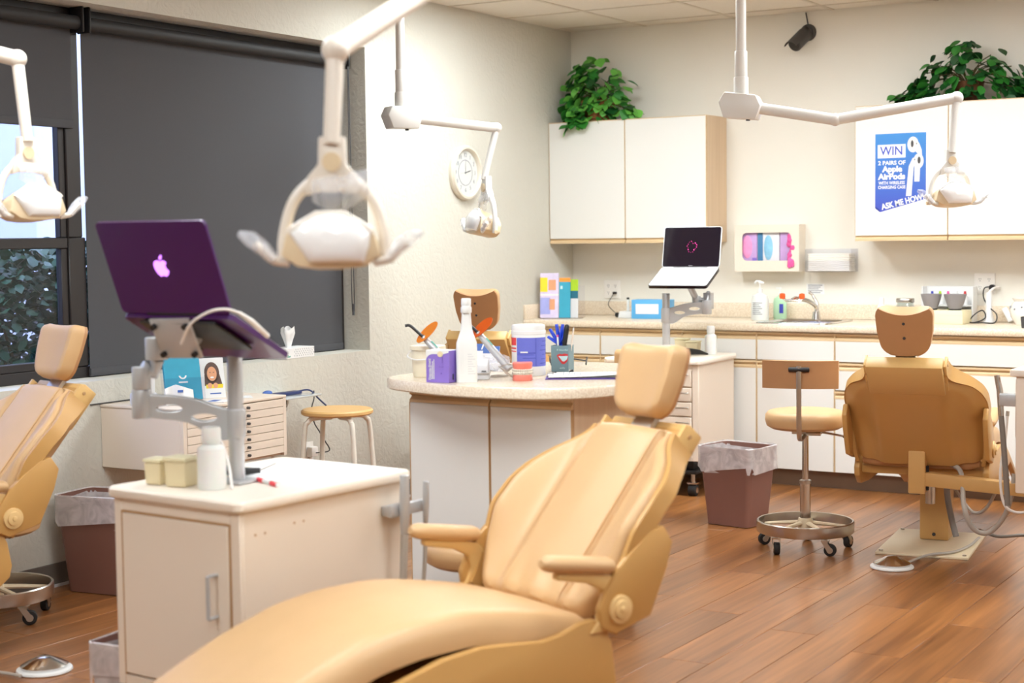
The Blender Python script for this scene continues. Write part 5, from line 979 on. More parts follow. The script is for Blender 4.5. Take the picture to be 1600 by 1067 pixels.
# upper part of that arm: knuckle, second joint and tilting plate
k1 = at(228, 575, 4.38)-o; k2 = at(245, 545, 4.38)-o; hp_ = at(292, 535, 4.36)-o
build(MB().cyl(j+Vector((0, 0, .042)), Vector((j.x, j.y, k1.z+.004)), .026, 20).tube([Vector((j.x, j.y, k1.z)), j+Vector((.02, .03, .085)), k2+Vector((0, 0, -.03))], [.024, .018, .02], 12), 'knuckle', 'silver_paint', t, bevel=.002)
build(MB().cyl(k2+Vector((0, 0, -.03)), k2+Vector((0, 0, .032)), .032, 20), 'swivel', 'silver_paint', t, bevel=.004); build(MB().tube([k2, (k2+hp_)/2+Vector((0, 0, -.002)), hp_], [.022, .026, .024], 12), 'tilt_barrel', 'silver_paint', t)
pc = hc+B1.to_3x3() @ Vector((.0, .09, -.030))-o; bm3 = B1.to_3x3().to_4x4(); bm3.translation = pc
q0, q1, q3 = at(233, 498, 4.19)-o, at(295, 497, 4.12)-o, at(256, 559, 4.24)-o; mp_ = frame(q0, q1-q0, q3-q0); pw_, ph2 = (q1-q0).length, (q3-q0).dot(mp_.to_3x3().col[1]); sk_ = (q3-q0).dot(mp_.to_3x3().col[0])
build(MB().add([(0, 0, -.004), (pw_, 0, -.004), (pw_+sk_, ph2, -.004), (sk_, ph2, -.004), (0, 0, .004), (pw_, 0, .004), (pw_+sk_, ph2, .004), (sk_, ph2, .004)], [(3, 2, 1, 0), (4, 5, 6, 7), (0, 1, 5, 4), (1, 2, 6, 5), (2, 3, 7, 6), (3, 0, 4, 7)], mp_), 'tilt_plate', 'silver_paint', t, bevel=.003)
for x, y in ((.015+sk_*.2, .02), (pw_-.015+sk_*.2, .02), (.015+sk_*.85, ph2-.016), (pw_-.015+sk_*.85, ph2-.016)): build(MB().cyl(mp_ @ Vector((x, y, -.016)), mp_ @ Vector((x, y, .016)), .008, 10), 'thumbscrew', 'black_plastic', t)
build(MB().bx(-.13, .13, -.085, .085, .0045, .0145, bm3), 'laptop_tray', 'black_plastic', t, bevel=.003)
build(MB().tube([hp_, pc], .02, 12), 'tilt_neck', 'silver_paint', t)
# power lead of the purple laptop
cb_ = thing('laptop_lead', 'white power lead looping from the purple laptop down to the cart', 'cable', (o.x, o.y, TZ))
R2 = lambda x, y, d_: at(x, y, d_)-cb_.location
eR = hc+e1*.165-cb_.location
build(MB().tube(bez([R2(283, 537, 4.10), R2(297, 507, 4.03), R2(325, 488, 4.0), R2(352, 483, 4.0), R2(374, 489, 4.03)], 6), .0035, 8), 'lead', 'cable_white', cb_); build(MB().tube([R2(374, 489, 4.03), R2(394, 503, 4.06), R2(418, 525, 4.13)], [.005, .008, .007], 8), 'plug_row', 'cable_white', cb_)
build(MB().tube(bez([R2(337, 675, 4.30), R2(350, 700, 4.29), R2(358, 730, 4.28), R2(363, 764, 4.26)], 5), .004, 8), 'lower_lead', 'cable_white', cb_)
# things on the foreground cart
def on(x, y, z=TZ): p = atz(x, y, z); return p
p_ = on(240, 757); t = thing('cream_tub', 'small square cream pot with lid, left of the pair on the foreground cart', 'pot', (p_.x, p_.y+.02, TZ), .1, 'cream pots on the foreground cart'); build(MB().frust((0, 0), (.052, .052), (.058, .058), 0, .062), 'pot', 'box_cream', t, bevel=.006); build(MB().box((0, 0, .067), (.062, .062, .009)), 'lid', 'box_yellow', t, bevel=.003)
p_ = on(270, 761); t = thing('cream_tub', 'square cream pot with lid, right of the pair beside the squeeze bottle', 'pot', (p_.x+.005, p_.y+.03, TZ), .12, 'cream pots on the foreground cart'); build(MB().frust((0, 0), (.066, .06), (.072, .066), 0, .07), 'pot', 'box_cream', t, bevel=.006); build(MB().box((0, 0, .076), (.078, .072, .011)), 'lid', 'box_yellow', t, bevel=.003)
p_ = on(318, 766); lab_bottle('squeeze_bottle', 'translucent white squeeze bottle on the foreground cart', p_.x, p_.y+.035, TZ, .039, .168, 'bottle_hdpe', 'bottle_hdpe')
p_ = on(345, 745); t = thing('air_syringe', 'black handpiece lying behind the pole on the foreground cart', 'handpiece', (p_.x, p_.y, TZ), math.radians(10)); build(MB().tube([(-.03, 0, .02), (.0, .01, .018), (.06, .03, .014), (.1, .05, .016)], [.016, .014, .012, .008], 10), 'body', 'black_plastic', t); build(MB().tube([(.1, .05, .016), (.14, .07, .035)], .003, 8), 'tip', 'steel', t)
p_ = on(420, 757); t = thing('red_pen', 'red and white pen lying on the foreground cart', 'pen', (p_.x, p_.y, TZ+.006), math.radians(-26)); build(MB().tube([(-.06, 0, 0), (.06, 0, 0)], .0055, 10), 'barrel', 'bottle_white', t); build(MB().tube([(-.07, 0, 0), (-.035, 0, 0)], .0065, 10), 'cap', 'red_pen', t); build(MB().tube([(.015, 0, 0), (.055, 0, 0)], .0063, 10), 'grip', 'red_pen', t)
t = thing('tray_mat', 'white paper mat covering the rear of the foreground cart top', 'mat', (CF[0], CF[1], TZ), crz); build(MB().bx(.07, .475, .30, .655, 0, .0015), 'sheet', 'mat_white', t, smooth=False)
# instrument holder on the side of the foreground cart
hx = CF[0]+.49*math.cos(crz)-.60*math.sin(crz); hy = CF[1]+.49*math.sin(crz)+.60*math.cos(crz)
t = thing('instrument_holder', 'metal holder with two suction handpieces on the side of the foreground cart', 'holder', (hx, hy, .60), crz); build(MB().bx(.001, .03, -.05, .05, .03, .06), 'bracket', 'silver_paint', t, bevel=.004); build(MB().bx(.03, .05, -.06, .09, .03, .065), 'rail', 'silver_paint', t, bevel=.005)
for y, l, lb in ((-.02, .09, 'thick'), (.075, .06, 'thin')):
    a_ = build(MB().tube([(.062, y, -.02), (.064, y, .05), (.066, y, .06+l)], [.011, .016, .014] if lb == 'thick' else [.006, .010, .009], 12), 'handpiece', 'silver_paint', t, bevel=.001); build(MB().tube(bez([(.062, y, -.02), (.058, y-.005, -.15), (.05, y-.02, -.3), (.035, y-.03, -.45)], 5), .011 if lb == 'thick' else .006, 10), 'hose', 'hose_grey', a_)
# laptop on the back cart
al = math.radians(27); e2 = rh*math.cos(al)-fh*math.sin(al); g2 = -(rh*math.sin(al)+fh*math.cos(al)); D2 = 8.75
hc2 = at(1079, 419, D2); lt2, B2, L2_ = laptop('open white laptop with dark screen on the arm of the back cart', hc2, e2, g2, math.radians(24), math.radians(12), 'screen_black', 'alu_white', True, .338, .233)
pb = Vector((at(1041, 545, D2).x, at(1041, 545, D2).y, 0)); zc2 = at(1041, 491, D2).z; jn2 = at(1104, 480, D2-.05)
t, o, j = laptop_arm((pb.x, pb.y), at(1041, 458, D2).z-TZ, jn2, None, 'silver arm on the back cart carrying the white laptop', zc2)
pc = hc2+B2.to_3x3() @ Vector((.02, .12, -.022))-o; bm3 = B2.to_3x3().to_4x4(); bm3.translation = pc
build(MB().bx(-.07, .09, -.06, .06, -.006, .006, bm3), 'tilt_plate', 'black_plastic', t, bevel=.003); kn = at(1088, 468, D2-.02)-o; pl2 = at(1107, 470, D2-.02)-o
build(MB().tube([pc, kn], .018, 12), 'tilt_neck', 'silver_paint', t); build(MB().cyl(kn+Vector((0, 0, -.02)), kn+Vector((0, 0, .02)), .024, 16).tube([kn, pl2], .016, 10), 'swivel', 'silver_paint', t, bevel=.003); build(MB().cyl(j+Vector((0, 0, .03)), pl2+Vector((0, 0, .05)), .012, 12).box(pl2, (.045, .045, .09)), 'bracket', 'silver_paint', t, bevel=.004)
def onb(x, y): p = atz(x, y, TZ); return p
def bl(x, y): return Matrix.Translation((CB[0], CB[1], TZ)) @ Matrix.Rotation(brz, 4, 'Z') @ Vector((x, y, 0))
for k, (x, y, lb) in enumerate(((.27, .44, 'cream pot with a lid, nearest the pole on the back cart'), (.345, .42, 'cream pot with a lid, beside the white bottle on the back cart'))):
    q = bl(x, y); t = thing('cream_tub', lb, 'pot', q, .1, 'cream pots on the back cart'); build(MB().frust((0, 0), (.064, .06), (.074, .07), 0, .075-.012*k), 'pot', 'box_cream', t, bevel=.006); build(MB().box((0, 0, .080-.012*k), (.078, .074, .008)), 'lid', 'box_yellow', t, bevel=.003)
q = bl(.465, .38); lab_bottle('squeeze_bottle', 'white squeeze bottle at the right of the back cart', q.x, q.y, TZ, .034, .16, 'bottle_hdpe', 'bottle_white')
q = bl(.38, .30); t = thing('air_syringe', 'black handpiece lying on the back cart in front of the pots', 'handpiece', q, math.radians(-5)); build(MB().tube([(-.05, 0, .02), (0, 0, .02), (.05, 0, .018), (.11, -.01, .01)], [.016, .018, .014, .005], 10), 'body', 'black_plastic', t); build(MB().tube([(-.10, .02, .014), (-.05, 0, .02)], [.008, .012], 8), 'nozzle', 'steel', t)

# ================================================================== LEFT WALL: drawers, shelf, stool, sill
t = thing('drawer_cabinet', 'cream wall-mounted cabinet with seven shallow drawers under the window', 'drawers', (0, -4.15, .462)); w = .47; ln_ = .66; hh = .268
build(MB().bx(.001, w-.02, 0, ln_, 0, hh-.012), 'body', 'cart_cream', t, bevel=.002, seg=1); build(MB().bx(.001, w, -.004, ln_+.004, hh-.0118, hh), 'top', 'cart_cream', t, bevel=.003); [build(MB().bx(w-.0195, w, q, q+.02, 0, hh-.0125), 'stile', 'cart_cream', t, smooth=False) for q in (0, ln_-.02)]
for k in range(7):
    z1_ = hh-.016-.0345*k; dr = build(MB().bx(w-.0195, w+.003, .023, ln_-.023, z1_-.0325, z1_), 'drawer', 'cart_cream', t, bevel=.0015, seg=1); build(MB().cyl((w+.003, ln_*.60, z1_-.016), (w+.016, ln_*.60, z1_-.016), .006, 10), 'knob', 'dark_grey', dr)
for y in (.04, ln_-.03): build(MB().tube([(w-.06, y, 0), (w-.06, y, -.04), (.003, y, -.20)], .008, 8), 'support_leg', 'steel', t)
build(MB().bx(.001, .006, -.06, ln_+.12, hh+.002, hh+.006), 'wall_strip', 'dark_grey', t, smooth=False)
UZ = .7305
t = thing('brochure_stand', 'clear stand of teal brochures on the wall drawers', 'brochure stand', (.27, -3.93, UZ), math.radians(62))
build(MB().bx(-.09, .09, -.05, .05, 0, .003), 'tray', 'acrylic', t, smooth=False); Mt = Matrix.Rotation(math.radians(-14), 4, 'X'); build(MB().bx(-.09, .09, .0, .003, .003, .19, Mt), 'back', 'acrylic', t, smooth=False); build(MB().bx(-.09, .09, -.03, -.027, .003, .10, Mt), 'front_lip', 'acrylic', t, smooth=False)
t2 = thing('teal_brochures', 'teal folders with a white smile mark in the clear stand', 'brochure', (.27, -3.93, UZ+.004), math.radians(62)); build(MB().bx(-.08, .08, -.022, -.004, .002, .21, Mt), 'stack', 'teal_brochure', t2, smooth=False)
am = Mt @ frame((.0, -.0226, .11), (1, 0, 0), (0, 0, 1)); arc = ellipse(0, .0, .018, .018, 10, PI*1.05, PI*1.95)+ellipse(0, 0, .011, .012, 10, PI*1.95, PI*1.05); build(MB().add([(x, y, 0) for x, y in arc], [tuple(range(len(arc)))], am), 'smile_mark', 'paper', t2, smooth=False); build(MB().add([(-.02, -.034, 0), (.02, -.034, 0), (.02, -.028, 0), (-.02, -.028, 0)], [(0, 1, 2, 3)], am), 'lettering', 'paper', t2, smooth=False)
t = thing('card_holder', 'white holder with stacked white cards at the left of the wall drawers', 'card holder', (.19, -4.085, UZ), math.radians(50)); build(MB().bx(-.055, .055, -.03, .04, 0, .05), 'holder', 'card_white', t, bevel=.008); build(MB().bx(-.045, .045, -.01, .004, .05, .15, Matrix.Rotation(.15, 4, 'X')).bx(-.03, .04, -.02, -.012, .05, .12, Matrix.Rotation(.1, 4, 'X')), 'cards', 'paper', t, smooth=False); build(MB().bx(-.022, .022, -.0308, -.0303, .018, .03), 'logo', 'blue_label', t, smooth=False)
t = thing('masked_bag', 'crumpled white paper bag with a small blue mark on the wall drawers', 'bag', (.33, -4.02, UZ), math.radians(55)); build(MB().slab(lambda a, b_: (-.06+.12*a, -.03+.012*math.sin(8*a)+.02*b_, .001+.085*b_*(1-.5*abs(a-.4))), lambda a, b_: (-.06+.12*a, .03-.02*b_, .001+.085*b_*(1-.5*abs(a-.4))), 12, 8), 'bag', 'paper', t); build(MB().bx(-.012, .01, -.032, -.028, .055, .065), 'logo', 'blue_label', t, smooth=False)
t = thing('photo_card', 'standing white card with a portrait of a smiling person in a yellow top', 'card', (.27, -3.74, UZ), math.radians(60)); Mt = Matrix.Rotation(math.radians(-12), 4, 'X')
build(MB().bx(-.056, .056, -.002, .002, 0, .178, Mt), 'card', 'paper', t, smooth=False); build(MB().bx(-.05, .05, .003, .06, 0, .003), 'stand', 'acrylic', t, smooth=False)
fm = Mt @ frame((.0, -.0026, .105), (1, 0, 0), (0, 0, 1))
def disc(mt_, pts, z): build(MB().add([(x, y, z) for x, y in pts], [tuple(range(len(pts)))], fm), 'portrait_print', mt_, t, smooth=False)
disc('hair_print', ellipse(0, .008, .034, .046, 20), 0); disc('hair_print', [(-.034, .0), (.034, 0), (.045, -.05), (-.036, -.05)], 0); disc('yellow', [(-.03, -.045), (.048, -.045), (.045, -.062), (-.03, -.062)], .0003); disc('skin_print', ellipse(0, .002, .022, .032, 20), .0004); disc('paper', ellipse(.0, -.014, .009, .004, 10), .0006); disc('skin_print', ellipse(-.013, -.05, .011, .012, 12), .0006); disc('skin_print', ellipse(.013, -.05, .011, .012, 12), .0006); disc('hair_print', ellipse(-.008, .008, .004, .0015, 8), .0006); disc('hair_print', ellipse(.008, .008, .004, .0015, 8), .0006); disc('blue_label', [(-.015, -.083), (.035, -.083), (.035, -.088), (-.015, -.088)], .0004)
for k, (x, y, lb) in enumerate(((.38, -3.83, 'small blue and white leaflet lying flat on the wall drawers, left one'), (.36, -3.66, 'small blue and white leaflet lying flat beneath the photo card'))):
    t = thing('leaflet', lb, 'leaflet', (x, y, UZ), .3+.5*k, 'leaflets on the wall drawers'); build(MB().bx(-.045, .045, -.05, .05, 0, .002), 'sheet', 'paper', t, smooth=False); build(MB().bx(-.035, .0, -.04, .03, .0021, .0024), 'print', 'blue_label', t, smooth=False)
# shelf bracket with a tablet-like tray and leads
p_ = atx(490, 610, .17); t = thing('tray_shelf', 'small glass-topped metal tray arm beside the wall drawers', 'shelf', (.001, -3.14, .655)); build(MB().bx(.0, .24, -.24, .20, .012, .022), 'tray', 'tray_glass', t, bevel=.004); build(MB().tube(bez([(.1, -.24, -.035), (.1, .06, -.035), (.1, .1, -.03), (.1, .115, .011)], 4), .008, 8), 'bracket', 'steel', t)
t = thing('handset', 'dark navy handset with blue lead lying on the tray arm', 'handset', (.14, -3.12, .6775), math.radians(88)); build(MB().box((0, 0, .008), (.24, .05, .015)), 'body', 'cable_navy', t, bevel=.004); build(MB().ell((-.1, 0, .022), (.03, .018, .012), 12, 8), 'knob', 'blue_label', t)
build(MB().tube(bez([(.11, 0, .012), (.18, -.02, .012), (.20, -.06, -.03), (.22, -.09, -.064)], 5), .004, 6), 'lead', 'cable_navy', t)
# round stool
sp_ = Vector((.30, -2.90, 0)); t = thing('round_stool', 'round stool with light wooden seat and bent white legs', 'stool', sp_, .3); build(MB().lathe([(0, .575), (.165, .575), (.174, .582), (.174, .594), (.166, .601), (0, .602)], 40), 'seat', 'wood_seat', t)
for k in range(4): a = PI/4+k*PI/2; c_, s_ = math.cos(a), math.sin(a); build(MB().tube(bez([(.03*c_, .03*s_, .563), (.12*c_, .12*s_, .563), (.155*c_, .155*s_, .545), (.175*c_, .175*s_, .48), (.215*c_, .215*s_, .0)], 6), .0125, 10), 'leg', 'stool_white', t)
P = atx(481, 708, 0); oo = outlet((.0005, P.y, P.z), 'x', 'white wall socket low on the left wall behind the round stool', .075, .115)
t = thing('power_adapter', 'white power adapter with black lead plugged in low on the left wall', 'adapter', (.012, P.y, P.z+.01)); build(MB().box((.018, 0, .0), (.035, .05, .05)), 'body', 'outlet', t, bevel=.005); build(MB().tube(bez([(.04, .0, -.005), (.07, .07, .0), (.05, .06, .05), (.04, .03, .1), (.04, -.01, .15), (.05, -.04, .22), (.05, -.02, .27), (.05, -.02, .31)], 5), .003, 6), 'lead', 'cable_black', t)
# tissue box on the sill
t = thing('tissue_box', 'white dotted tissue box with a tissue sticking out on the window sill', 'tissue box', (-.055, -2.80, WZ0+.0005), math.radians(2)); build(MB().bx(-.055, .055, -.12, .115, 0, .052), 'carton', 'paper', t, bevel=.0015, seg=1)
mb = MB()
for k in range(9):
    for r_ in range(4): mb.bx(.0552, .0556, -.05+.018*k+.009*(r_ % 2), -.046+.018*k+.009*(r_ % 2), .01+.010*r_, .016+.010*r_)
build(mb, 'dot_print', 'ink_soft', t, smooth=False); v, f = textmesh('Eco', .016, .0006); build(MB().add(v, f, frame((.0556, -.095, .013), (0, 1, 0), (0, 0, 1))), 'lettering', 'teal', t, smooth=False)
def tis(a, b_): 
    an = 2*PI*a; rr_ = .018+.040*b_**1.2*(1-.35*smoothstep(.75, 1, b_))+.007*math.sin(5*an)*b_; return (rr_*math.cos(an)*.5, -.025+rr_*math.sin(an), .05+.098*b_+.010*math.sin(3*an)*b_)
build(MB().sheet(tis, 40, 10), 'tissue', 'paper', t)

# ================================================================== OVERHEAD LAMPS
def lamp_head(t, c, fwd, s=1.0, tint='lamp_cream', tilt=0, root=None):
    """yoke, reflector bowl with white shield, two handles; fwd = horizontal direction the shield faces"""
    fwd = Vector(fwd).normalized(); side = fwd.cross(Vector((0, 0, 1))).normalized()*-1
    M0 = frame(c, side, Vector((0, 0, 1)))          # x side, y up, z = towards fwd
    if M0.to_3x3().col[2].dot(fwd) < 0: M0 = frame(c, -side, Vector((0, 0, 1)))
    S = Matrix.Scale(s, 4); M = M0 @ S; MT = M0 @ Matrix.Rotation(tilt, 4, 'X') @ S
    yo = build(MB().tube([M @ p for p in bez([(-.102, -.035, -.01), (-.10, .02, -.012), (-.078, .09, -.014), (-.03, .135, -.015), (0, .142, -.015), (.03, .135, -.015), (.078, .09, -.014), (.10, .02, -.012), (.102, -.035, -.01)], 5)], .0115*s, 12), 'yoke', tint, t, world=True)
    build(MB().prism([M @ Vector(p) for p in ((-.055, .098, -.028), (-.03, .105, -.028), (.03, .105, -.028), (.055, .098, -.028), (.05, .135, -.028), (.028, .16, -.028), (.026, .215, -.028), (-.026, .215, -.028), (-.028, .16, -.028), (-.05, .135, -.028))], M.to_3x3() @ Vector((0, 0, .03))), 'yoke_collar', tint, t, bevel=.004*s, world=True)
    build(MB().cyl(M @ Vector((0, .165, -.002)), M @ Vector((0, .165, .008)), .019*s, 18), 'collar_cap', 'lamp_tan', yo, world=True)
    # bowl
    rim = [(-.088, .012), (-.076, .026), (-.027, .056), (.027, .056), (.076, .026), (.088, .012)]
    keel = [(-.099, -.028), (-.066, -.05), (-.025, -.056), (.025, -.056), (.066, -.05), (.099, -.028)]
    mb = MB(); k = len(rim); fr = [(x, y, .055) for x, y in rim]; fb = [(x, y*.9, -.045) for x, y in rim]; kf = [(x*1.0, y, .05) for x, y in keel]; kb = [(x*.92, y*.75, -.05) for x, y in keel]
    vs = [MT @ Vector(p) for p in fb+fr+kf+kb]
    fs = [(i, i+1, k+i+1, k+i) for i in range(k-1)]+[(2*k+i, 2*k+i+1, 3*k+i+1, 3*k+i) for i in range(k-1)]+[(3*k+i, 3*k+i+1, i+1, i) for i in range(k-1)]+[(k+i, k+i+1, 2*k+i+1, 2*k+i) for i in range(k-1)]+[(0, k, 2*k, 3*k), (k-1, 4*k-1, 3*k-1, 2*k-1)]
    bo = build(mb.add(vs, fs), 'reflector_bowl', 'lamp_tan', t, bevel=.005*s, world=True)
    sh = [(-.080, .014), (-.055, .036), (-.027, .050), (.0, .053), (.027, .050), (.055, .036), (.080, .014), (.076, -.012), (.066, -.044), (-.040, -.044), (-.062, -.012)]
    # the white shield bulges forward
    cz = (.0, .002); mbs = MB(); n_ = len(sh); loops = [[MT @ Vector((cz[0]+(x-cz[0])*q, cz[1]+(y-cz[1])*q, z)) for x, y in sh] for q, z in ((1, .05), (1.0, .060), (.9, .070), (.6, .078), (.25, .082))]
    ringloft(mbs, loops); mbs.add(loops[-1], [tuple(range(n_))]); build(mbs, 'shield', 'shield_white', t, world=True)
    build(MB().tube([MT @ Vector((x, y, .058)) for x, y in ((-.082, .016), (-.076, .024), (-.027, .054), (.027, .054), (.076, .024), (.082, .016))], .0055*s, 8), 'rim_bar', tint, bo, world=True)
    for q in (-1, 1):
        h_ = build(MB().tube([MT @ p for p in bez([(q*.085, -.04, .03), (q*.115, -.035, .04), (q*.135, -.015, .045), (q*.15, -.004, .045)], 4)], .0085*s, 10), 'handle', tint, t, world=True)
        build(MB().tube([MT @ Vector((q*.112, -.036, .04)), MT @ Vector((q*.135, -.012, .045)), MT @ Vector((q*.16, .008, .045)), MT @ Vector((q*.182, .018, .045))], [.011*s, .016*s, .016*s, .006*s], 9), 'handle_cover', 'plastic_film', h_, world=True)
        build(MB().cyl(M @ Vector((q*.100, -.03, -.01)), M @ Vector((q*.118, -.03, -.01)), .008*s, 10), 'pivot', 'lamp_tan', t, world=True)
    # film sleeve on the collar
    build(MB().sheet(lambda a, b_: M @ Vector((-.04+.115*a, .085+.045*b_+.02*a-.03*math.sin(PI*a)*(1-b_), .004+.014*math.sin(PI*b_)+.005*math.sin(9*a))), 10, 5), 'film_sleeve', 'plastic_film', t, world=True)
def ceiling_lamp(label, pole, zbox, pts, head, fwd, tint, tilt=0, boxdir=(1, 0, 0), rtube=.019, s=1.0):
    t = thing('dental_lamp', label, 'dental lamp', (pole[0], pole[1], zbox), 0, 'ceiling-hung dental lamps'); px_, py_ = pole
    build(MB().cyl((px_, py_, zbox+.06), (px_, py_, H-.004), .022, 18), 'pole', tint, t, world=True); build(MB().cyl((px_, py_, zbox+.06), (px_, py_, zbox+.23), .027, 18).cyl((px_, py_, zbox+.045), (px_, py_, zbox+.12), .031, 18), 'pole_sleeve', tint, t, bevel=.002, world=True); build(MB().lathe([(.09, 0), (.085, -.012), (.03, -.02), (0, -.02)], 24, (px_, py_, H-.003)), 'ceiling_flange', tint, t, world=True)
    bd = Vector(boxdir).normalized(); fr = frame((px_, py_, zbox), bd, (0, 0, 1)); hx_ = [(-.09, .0), (-.072, .045), (.062, .052), (.092, .012), (.08, -.05), (-.058, -.062)]
    build(MB().prism([fr @ Vector((x, y, -.05)) for x, y in hx_], fr.to_3x3() @ Vector((0, 0, .1))), 'housing', tint, t, bevel=.005, world=True)
    build(MB().cyl((px_+bd.x*.03, py_+bd.y*.03, zbox-.065), (px_+bd.x*.03, py_+bd.y*.03, zbox-.04), .009, 12), 'switch', 'black_plastic', t, world=True)
    st = Vector((px_, py_, zbox))+bd*.07; prev = st
    for i, q in enumerate(pts):
        q = Vector(q); build(MB().tube([prev, q], rtube if i == 0 else rtube*.95, 14), 'arm', tint, t, world=True)
        build(MB().ell(q, (rtube*1.12,)*3, 16, 10), 'elbow', tint, t, world=True); prev = q
    hd = Vector(head); build(MB().tube([prev, Vector((hd.x, hd.y, hd.z+.2*s))], [rtube*.74, rtube*.68], 14), 'down_tube', tint, t, world=True)
    lamp_head(t, hd, fwd, s, tint, tilt); return t
# over the rear-view chair
d3 = 6.55; hd3 = at(1487, 307, d3); el3 = at(1495, 153, d3); j3 = at(1305, 187, 6.62); P3_ = at(1158, 165, 6.75)
ceiling_lamp('white ceiling-hung lamp over the rear-view chair, in front of the poster cabinet', (P3_.x, P3_.y), P3_.z, [j3, el3], hd3, (-fh)+rh*.15, 'lamp_white', math.radians(-12), (j3-P3_), .024, .9)
# over the chair behind the island: seen from its side
d2 = 8.0; hd2 = at(757, 352, d2); el2 = at(776, 200, d2); P2_ = at(627, 183, 7.75)
ceiling_lamp('white ceiling-hung lamp beside the wall clock', (P2_.x, P2_.y), P2_.z, [el2], hd2, -rh*.9-fh*.35, 'lamp_white', math.radians(-20), (el2-P2_), .024, 1.15)
# over the foreground chair
d1 = 3.3; hd1 = at(521, 382, d1); el1 = at(524, 78, d1); j1 = at(700, -38, 3.75)
ceiling_lamp('large cream ceiling-hung lamp hanging nearest to the camera', (3.55, -5.75), 2.25, [j1, el1], hd1, -fh, 'lamp_cream', math.radians(-8), (Vector(j1)-Vector((3.55, -5.75, 2.25))), .0265, 1.04)
# over the window chair
d0 = 4.95; hd0 = at(46, 322, d0); el0 = at(27, 92, d0); j0 = at(-120, 55, d0-.1)
ceiling_lamp('cream ceiling-hung lamp cut off by the left edge, before the window', (.62, -6.35), 2.2, [j0, el0], hd0, rh*.75-fh*.66, 'lamp_cream', math.radians(-12), (Vector(j0)-Vector((.62, -6.35, 2.2))), .0265, 1.0)

# ================================================================== RIGHT EDGE: delivery unit, arm, hoses, pedals
t = thing('delivery_unit', 'cream delivery unit cut off by the right edge, carried on a tan arm', 'delivery unit', (3.46, -2.66, .39)); build(MB().bx(.0, .42, 0, .34, .0, .462), 'cabinet', 'cart_cream', t, bevel=.006); build(MB().bx(-.02, .44, -.02, .36, .4625, .49), 'top', 'cart_top', t, bevel=.006); build(MB().bx(-.004, -.0005, .01, .33, .22, .45), 'side_panel', 'cart_cream', t, bevel=.002, seg=1)
build(MB().bx(-.07, -.0045, .02, .06, .34, .39), 'hanger', 'silver_paint', t, bevel=.004); build(MB().tube([(-.066, .04, .30), (-.072, .04, .4), (-.085, .04, .46)], [.012, .013, .011], 12), 'handpiece', 'chrome', t); build(MB().tube(bez([(-.066, .04, .30), (-.055, .04, .18), (-.045, .05, .02), (-.04, .05, -.06)], 5), .0115, 10), 'suction_hose', 'hose_dark', t)
build(MB().cyl((.05, .03, -.27), (.05, .03, 0), .012, 12).cyl((.08, .1, -.39), (.08, .1, 0), .014, 12), 'post', 'steel', t); build(MB().box((.15, .1, .497), (.16, .12, .012)), 'tray', 'tray_glass', t, bevel=.004)
A0 = at(1452, 748, 6.80); A1 = at(1612, 737, 6.45)
o_ = A0-t.location; dv = A1-A0; fr = frame(o_, (dv.x, dv.y, 0), (0, 0, 1)); L_ = Vector((dv.x, dv.y, 0)).length
sa = build(MB().add([(-.02, -.03, -.025), (L_, -.025, -.025), (L_, .025, -.025), (-.02, .03, -.025), (-.02, -.03, .03), (L_, -.025, .025), (L_, .025, .025), (-.02, .03, .03)], [(3, 2, 1, 0), (4, 5, 6, 7), (0, 1, 5, 4), (1, 2, 6, 5), (2, 3, 7, 6), (3, 0, 4, 7)], fr), 'support_arm', 'column_tan', t, bevel=.004)
build(MB().bx(-.07, -.02, -.04, .04, -.04, .045, fr), 'fork_end', 'column_tan', sa, bevel=.012); build(MB().cyl(fr @ Vector((-.015, -.05, 0)), fr @ Vector((-.015, .055, 0)), .012, 12), 'pin', 'black_plastic', sa)
dH = 6.6
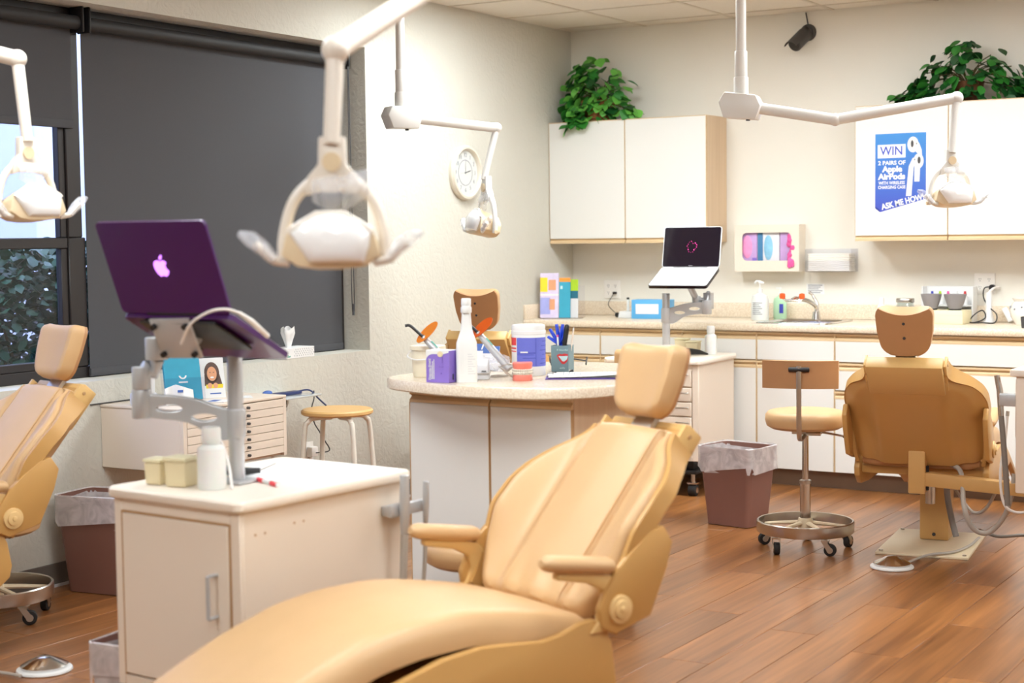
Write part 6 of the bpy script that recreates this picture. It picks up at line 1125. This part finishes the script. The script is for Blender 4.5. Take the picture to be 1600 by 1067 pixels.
for nm, lb, pts, r_, mt_ in (('air_hose', 'thick grey hose hanging in a big loop below the delivery arm', [(1468, 722, 6.9), (1500, 735, 6.75), (1506, 790, 6.6), (1520, 825, 6.6), (1545, 832, 6.6), (1570, 805, 6.55), (1582, 765, 6.5), (1585, 740, 6.5)], .0105, 'hose_grey'), ('thin_hose', 'thin pale hose looping from the handpiece at the right edge', [(1574, 650, 6.45), (1570, 690, 6.45), (1563, 740, 6.45), (1568, 785, 6.45), (1585, 800, 6.45), (1612, 800, 6.4)], .006, 'cable_white'), ('grey_hose', 'grey hose swinging low from the chair base to the right edge', [(1475, 735, 6.95), (1500, 775, 6.8), (1520, 800, 6.75), (1540, 795, 6.7), (1560, 760, 6.6), (1565, 745, 6.6)], .007, 'hose_grey'), ('floor_hose', 'grey hose lying on the floor at the right edge', [(1535, 830, 6.75), (1560, 838, 6.65), (1600, 836, 6.6), (1640, 838, 6.6)], .007, 'hose_dark'), ('bent_hose', 'dark grey hose end hanging behind the chair column', [(1478, 745, 7.0), (1481, 780, 7.0), (1488, 815, 7.0), (1494, 838, 6.98)], .014, 'hose_dark')):
    pp = [at(*q) for q in pts]; pp = [Vector((q.x, q.y, max(q.z, r_+.001))) for q in pp]; b0_ = min(pp, key=lambda q: q.z); t = thing(nm, lb, 'hose', (b0_.x, b0_.y, b0_.z-r_)); build(MB().tube([q-t.location for q in bez(pp, 7)], r_, 10), 'hose', mt_, t); build(MB().cyl(pp[0]-t.location, pp[0]+(pp[0]-pp[1]).normalized()*.02-t.location, r_*1.25, 10), 'ferrule', 'steel', t)
def pedal(loc, label, cordpts):
    t = thing('foot_pedal', label, 'foot pedal', loc, 0, 'round foot pedals'); build(MB().lathe([(0, 0), (.088, 0), (.092, .004), (.09, .010), (.08, .013), (0, .013)], 36), 'base', 'bottle_white', t); build(MB().lathe([(.076, .0135), (.078, .022), (.07, .027), (.03, .046), (.02, .05), (0, .051)], 36), 'dome', 'chrome', t)
    pp = [Vector(q) for q in cordpts]; build(MB().tube(bez([q-Vector(loc) for q in pp], 6), .006, 8), 'cord', 'hose_grey', t)
p_ = atz(1390, 889, 0); q_ = [atz(x, y, .012) for x, y in ((1415, 880), (1450, 870), (1490, 865), (1515, 855), (1530, 840))]
for q in q_[1:4]: q.z = .02
pedal((p_.x, p_.y+.03, 0), 'round chrome foot pedal with a white rim beside the rear-view chair', q_)
p_ = atz(62, 1052, 0); pedal((p_.x-.01, p_.y+.03, 0), 'round chrome foot pedal with a white rim at the bottom left', [atz(x, y, .012) for x, y in ((32, 1056), (10, 1052), (-20, 1048), (-60, 1050))])
